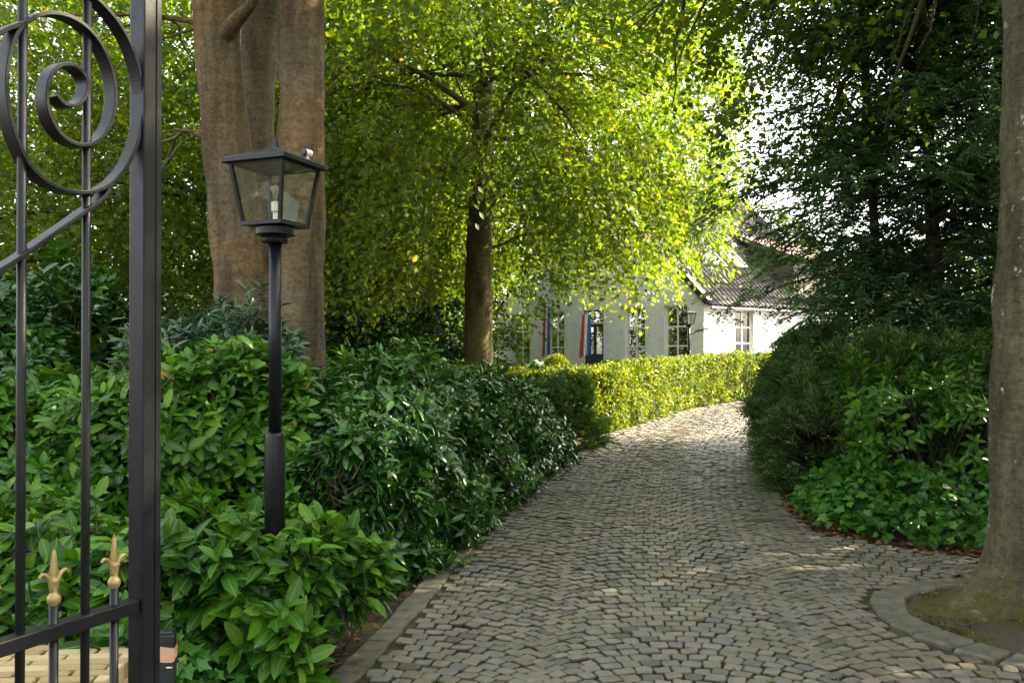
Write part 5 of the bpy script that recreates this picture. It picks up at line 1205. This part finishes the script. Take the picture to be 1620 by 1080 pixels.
# hydrangea, round bush, low green mound before the house
hx = P(853, 578, 26.5); t = empty('hydrangea_shrub', (0, 0, 0), 0, 'hydrangea with white flower heads before the house front', 'shrub')
r = np.random.default_rng(301); n0 = 500; dv = unit(r.normal(size=(n0, 3))); dv[:, 2] = np.abs(dv[:, 2]); pp = np.array([hx[0], 26.5, HZ - .05]) + dv * np.array([.42, .4, .56])
tag(link('foliage', leaf_mesh('foliage', T_diamond(.34), pp, unit(dv + r.normal(0, .5, (n0, 3))), dv + r.normal(0, .3, (n0, 3)), np.full(n0, .13), r.random(n0)), MAT['laurel'], t), kind='stuff')
for i in range(22):
    d_ = unit(r.normal(size=(1, 3)))[0]; d_[2] = abs(d_[2]); d_[1] = -abs(d_[1]); c = np.array([hx[0], 26.5, HZ - .05]) + d_ * np.array([.46, .44, .62]); nn = 60; q = unit(r.normal(size=(nn, 3)))
    link('flower_head', leaf_mesh('flower_head', T_diamond(.45), c + q * .065, unit(np.cross(q, r.normal(size=(nn, 3)))), q, np.full(nn, .05), r.random(nn)), MAT['flower'], t)
def ball(name, label, c, rad, n, seed, mat):
    t = empty(name, (0, 0, 0), 0, label, 'shrub'); r = np.random.default_rng(seed); dv = unit(r.normal(size=(n, 3))); pp = np.array(c) + dv * np.array(rad) * (1 - .25 * r.random((n, 1)) ** 2)
    tag(link('foliage', leaf_mesh('foliage', T_diamond(.15), pp, unit(dv + r.normal(0, .4, (n, 3))), dv + r.normal(0, .5, (n, 3)), np.full(n, .11), r.random(n)), MAT[mat], t), kind='stuff')
b = P(881, 580, 26.0); ball('round_shrub', 'round feathery green bush beside the white hydrangea', (b[0], 26.0, HZ + .32), (.36, .36, .42), 2600, 303, 'hedge')
b = P(968, 582, 26.0); ball('round_shrub', 'low green mound below the front window', (b[0], 26.0, HZ + .2), (.45, .4, .40), 2600, 305, 'laurel')

# ------------------------------------------------------------------ ivy, litter
def ivy(name, label, region, n, seed, size, zmax):
    r = np.random.default_rng(seed); p = np.stack([r.uniform(region[0], region[2], n), r.uniform(region[1], region[3], n)], -1); out = ~inside(p, POLY); return p[out], r
def ivy_patch(label, pts2, r, size, zfun):
    n = len(pts2); z = gz(pts2[:, 0], pts2[:, 1]) + zfun * r.random(n) ** .8 + .02; pos = np.stack([pts2[:, 0], pts2[:, 1], z], -1)
    ax = unit(np.stack([r.normal(0, 1, n), r.normal(-.5, .8, n), r.normal(-.35, .3, n)], -1)); nr = np.stack([r.normal(0, .35, n), r.normal(-.45, .35, n), np.ones(n)], -1)
    o = link('ivy', leaf_mesh('ivy', T_ivy(), pos, ax, nr, size * r.uniform(.6, 1.25, n), np.clip(r.normal(.45, .25, n), 0, 1)), MAT['ivy']); return tag(o, label, 'ivy', kind='stuff')
r = np.random.default_rng(311)
p = np.stack([r.uniform(-1.85, -.65, 7500), r.uniform(3.3, 5.0, 7500)], -1); edge = np.interp(p[:, 1], LEFT[:, 1], LEFT[:, 0]); k_ = (p[:, 0] < edge - .10 - .3 * r.random(len(p)) ** 2); p = p[k_]; dd = (edge - .1)[k_] - p[:, 0]; k_ = ~((p[:, 0] < -1.42) & (p[:, 1] < 3.85)); p, dd = p[k_], dd[k_]
ivy_patch('bright green ivy creeping beneath the laurel by the gate', p, r, .07, np.clip(.06 + dd * 1.1, .06, .50))
p = np.stack([r.uniform(2.45, 5.2, 6500), r.uniform(6.6, 9.2, 6500)], -1)
k_ = ~inside(p, POLY); p = p[k_]; dd = dist_poly(p, RIGHT); k_ = (dd > .10 + .12 * r.random(len(p))) & (dd < 1.1); p = p[k_]; dd = dd[k_]
ivy_patch('dark green ivy bank along the edge of the drive below the laurel', p, r, .085, np.clip(dd * .9, .05, .5))
p = np.stack([r.uniform(2.6, 3.4, 1500), r.uniform(8.2, 10.6, 1500)], -1); dd = dist_poly(p, RIGHT); k_ = (~inside(p, POLY)) & (dd > .06) & (dd < .4); 
ivy_patch('ivy at the foot of the yew bank', p[k_], r, .075, np.clip(dd[k_] * .9, .05, .4))
# dead leaves along the edges
def litter(label, p, r, size):
    n = len(p); pos = np.stack([p[:, 0], p[:, 1], drive_z(p[:, 0], p[:, 1]) + .012 + .03 * r.random(n)], -1); a = r.uniform(0, 6.28, n)
    o = link('leaf_litter', leaf_mesh('leaf_litter', T_diamond(.32), pos, np.stack([np.cos(a), np.sin(a), r.normal(0, .25, n)], -1), np.stack([r.normal(0, .35, n), r.normal(0, .35, n), np.ones(n)], -1), size * r.uniform(.5, 1.2, n), r.random(n)), MAT['litter']); tag(o, label, 'leaf litter', kind='stuff')
p = np.stack([r.uniform(2.4, 4.8, 6000), r.uniform(6.5, 11, 6000)], -1); dd = dist_poly(p, RIGHT); k_ = (dd < np.where(inside(p, POLY), .05, .3)); litter('brown dead leaves along the right edge of the drive', p[k_], r, .06)
p = np.stack([r.uniform(-1.6, .5, 9000), r.uniform(3.2, 11, 9000)], -1); dd = dist_poly(p, LEFT); k_ = (~inside(p, POLY)) & (dd < .4); litter('brown dead leaves and twigs along the left kerb', p[k_], r, .045)
p = np.stack([r.uniform(-.9, 4.5, 230), r.uniform(3.6, 13, 230)], -1); k_ = inside(p, POLY); litter('scattered leaf scraps and seed husks on the setts', p[k_] , r, .026)
# moss: tufts in the joints and on the tree pit
MAT['moss'] = M_leaf('moss', [(0, (.03, .035, .008)), (.6, (.075, .085, .012)), (1, (.14, .13, .03))], .1, (1.3, 1.3, .5), .9, .1)
def moss(name, label, pos, r, size, parent=None):
    n = len(pos); ax = unit(np.stack([r.normal(0, .8, n), r.normal(0, .8, n), r.uniform(.2, 1, n)], -1)); nr = r.normal(0, 1, (n, 3)) + np.array([0, -.4, .8])
    o = link(name, leaf_mesh(name, T_diamond(.4), pos, ax, nr, size * r.uniform(.5, 1.3, n), r.random(n), False), MAT['moss'], parent); return tag(o, label, None if parent else 'moss', kind='stuff')
r = np.random.default_rng(401); nm = Noise(402, 1.6); cand = np.where((XY[:, 1] < 10) & (XY[:, 1] > 3.8) & (XY[:, 0] < 4))[0]
i_ = r.choice(cand, 60000); e_ = r.random(len(i_)) < .5; sg = np.where(r.random(len(i_)) < .5, -1., 1.); tt = r.uniform(-.55, .55, len(i_))
lx = np.where(e_, sg * .54, tt) * SX[i_]; ly = np.where(e_, tt, sg * .55) * SY[i_]; ca, sa = np.cos(ANG[i_]), np.sin(ANG[i_])
mp_ = np.stack([XY[i_, 0] + lx * ca - ly * sa, XY[i_, 1] + lx * sa + ly * ca, ZS[i_] + .018], -1)
k_ = nm(mp_ * np.array([1, 1, 0])) + r.normal(0, .35, len(mp_)) > .35; mp_ = mp_[k_]
moss('joint_moss', None, mp_, r, .015, drive)
n = 5200; th_ = r.uniform(0, 6.283, n); fr = np.sqrt(r.random(n)); rr = pit_r(th_) * fr * .98; x = PITC[0] + rr * np.cos(th_); y = PITC[1] + rr * np.sin(th_)
mp_ = np.stack([x, y, drive_z(x, y) + .024 + .10 * (1 - fr) ** 1.2], -1); k_ = Noise(403, .55)(mp_) + r.normal(0, .3, n) > .1
moss('moss_tufts', None, mp_[k_], r, .02, pit)
litter('brown leaf scraps lying on the mossy tree pit', np.stack([x, y], -1)[:160], r, .035)
print('tris', sum(sum(len(q.vertices) - 2 for q in m_.polygons) for m_ in bpy.data.meshes if len(m_.polygons) < 2000) )
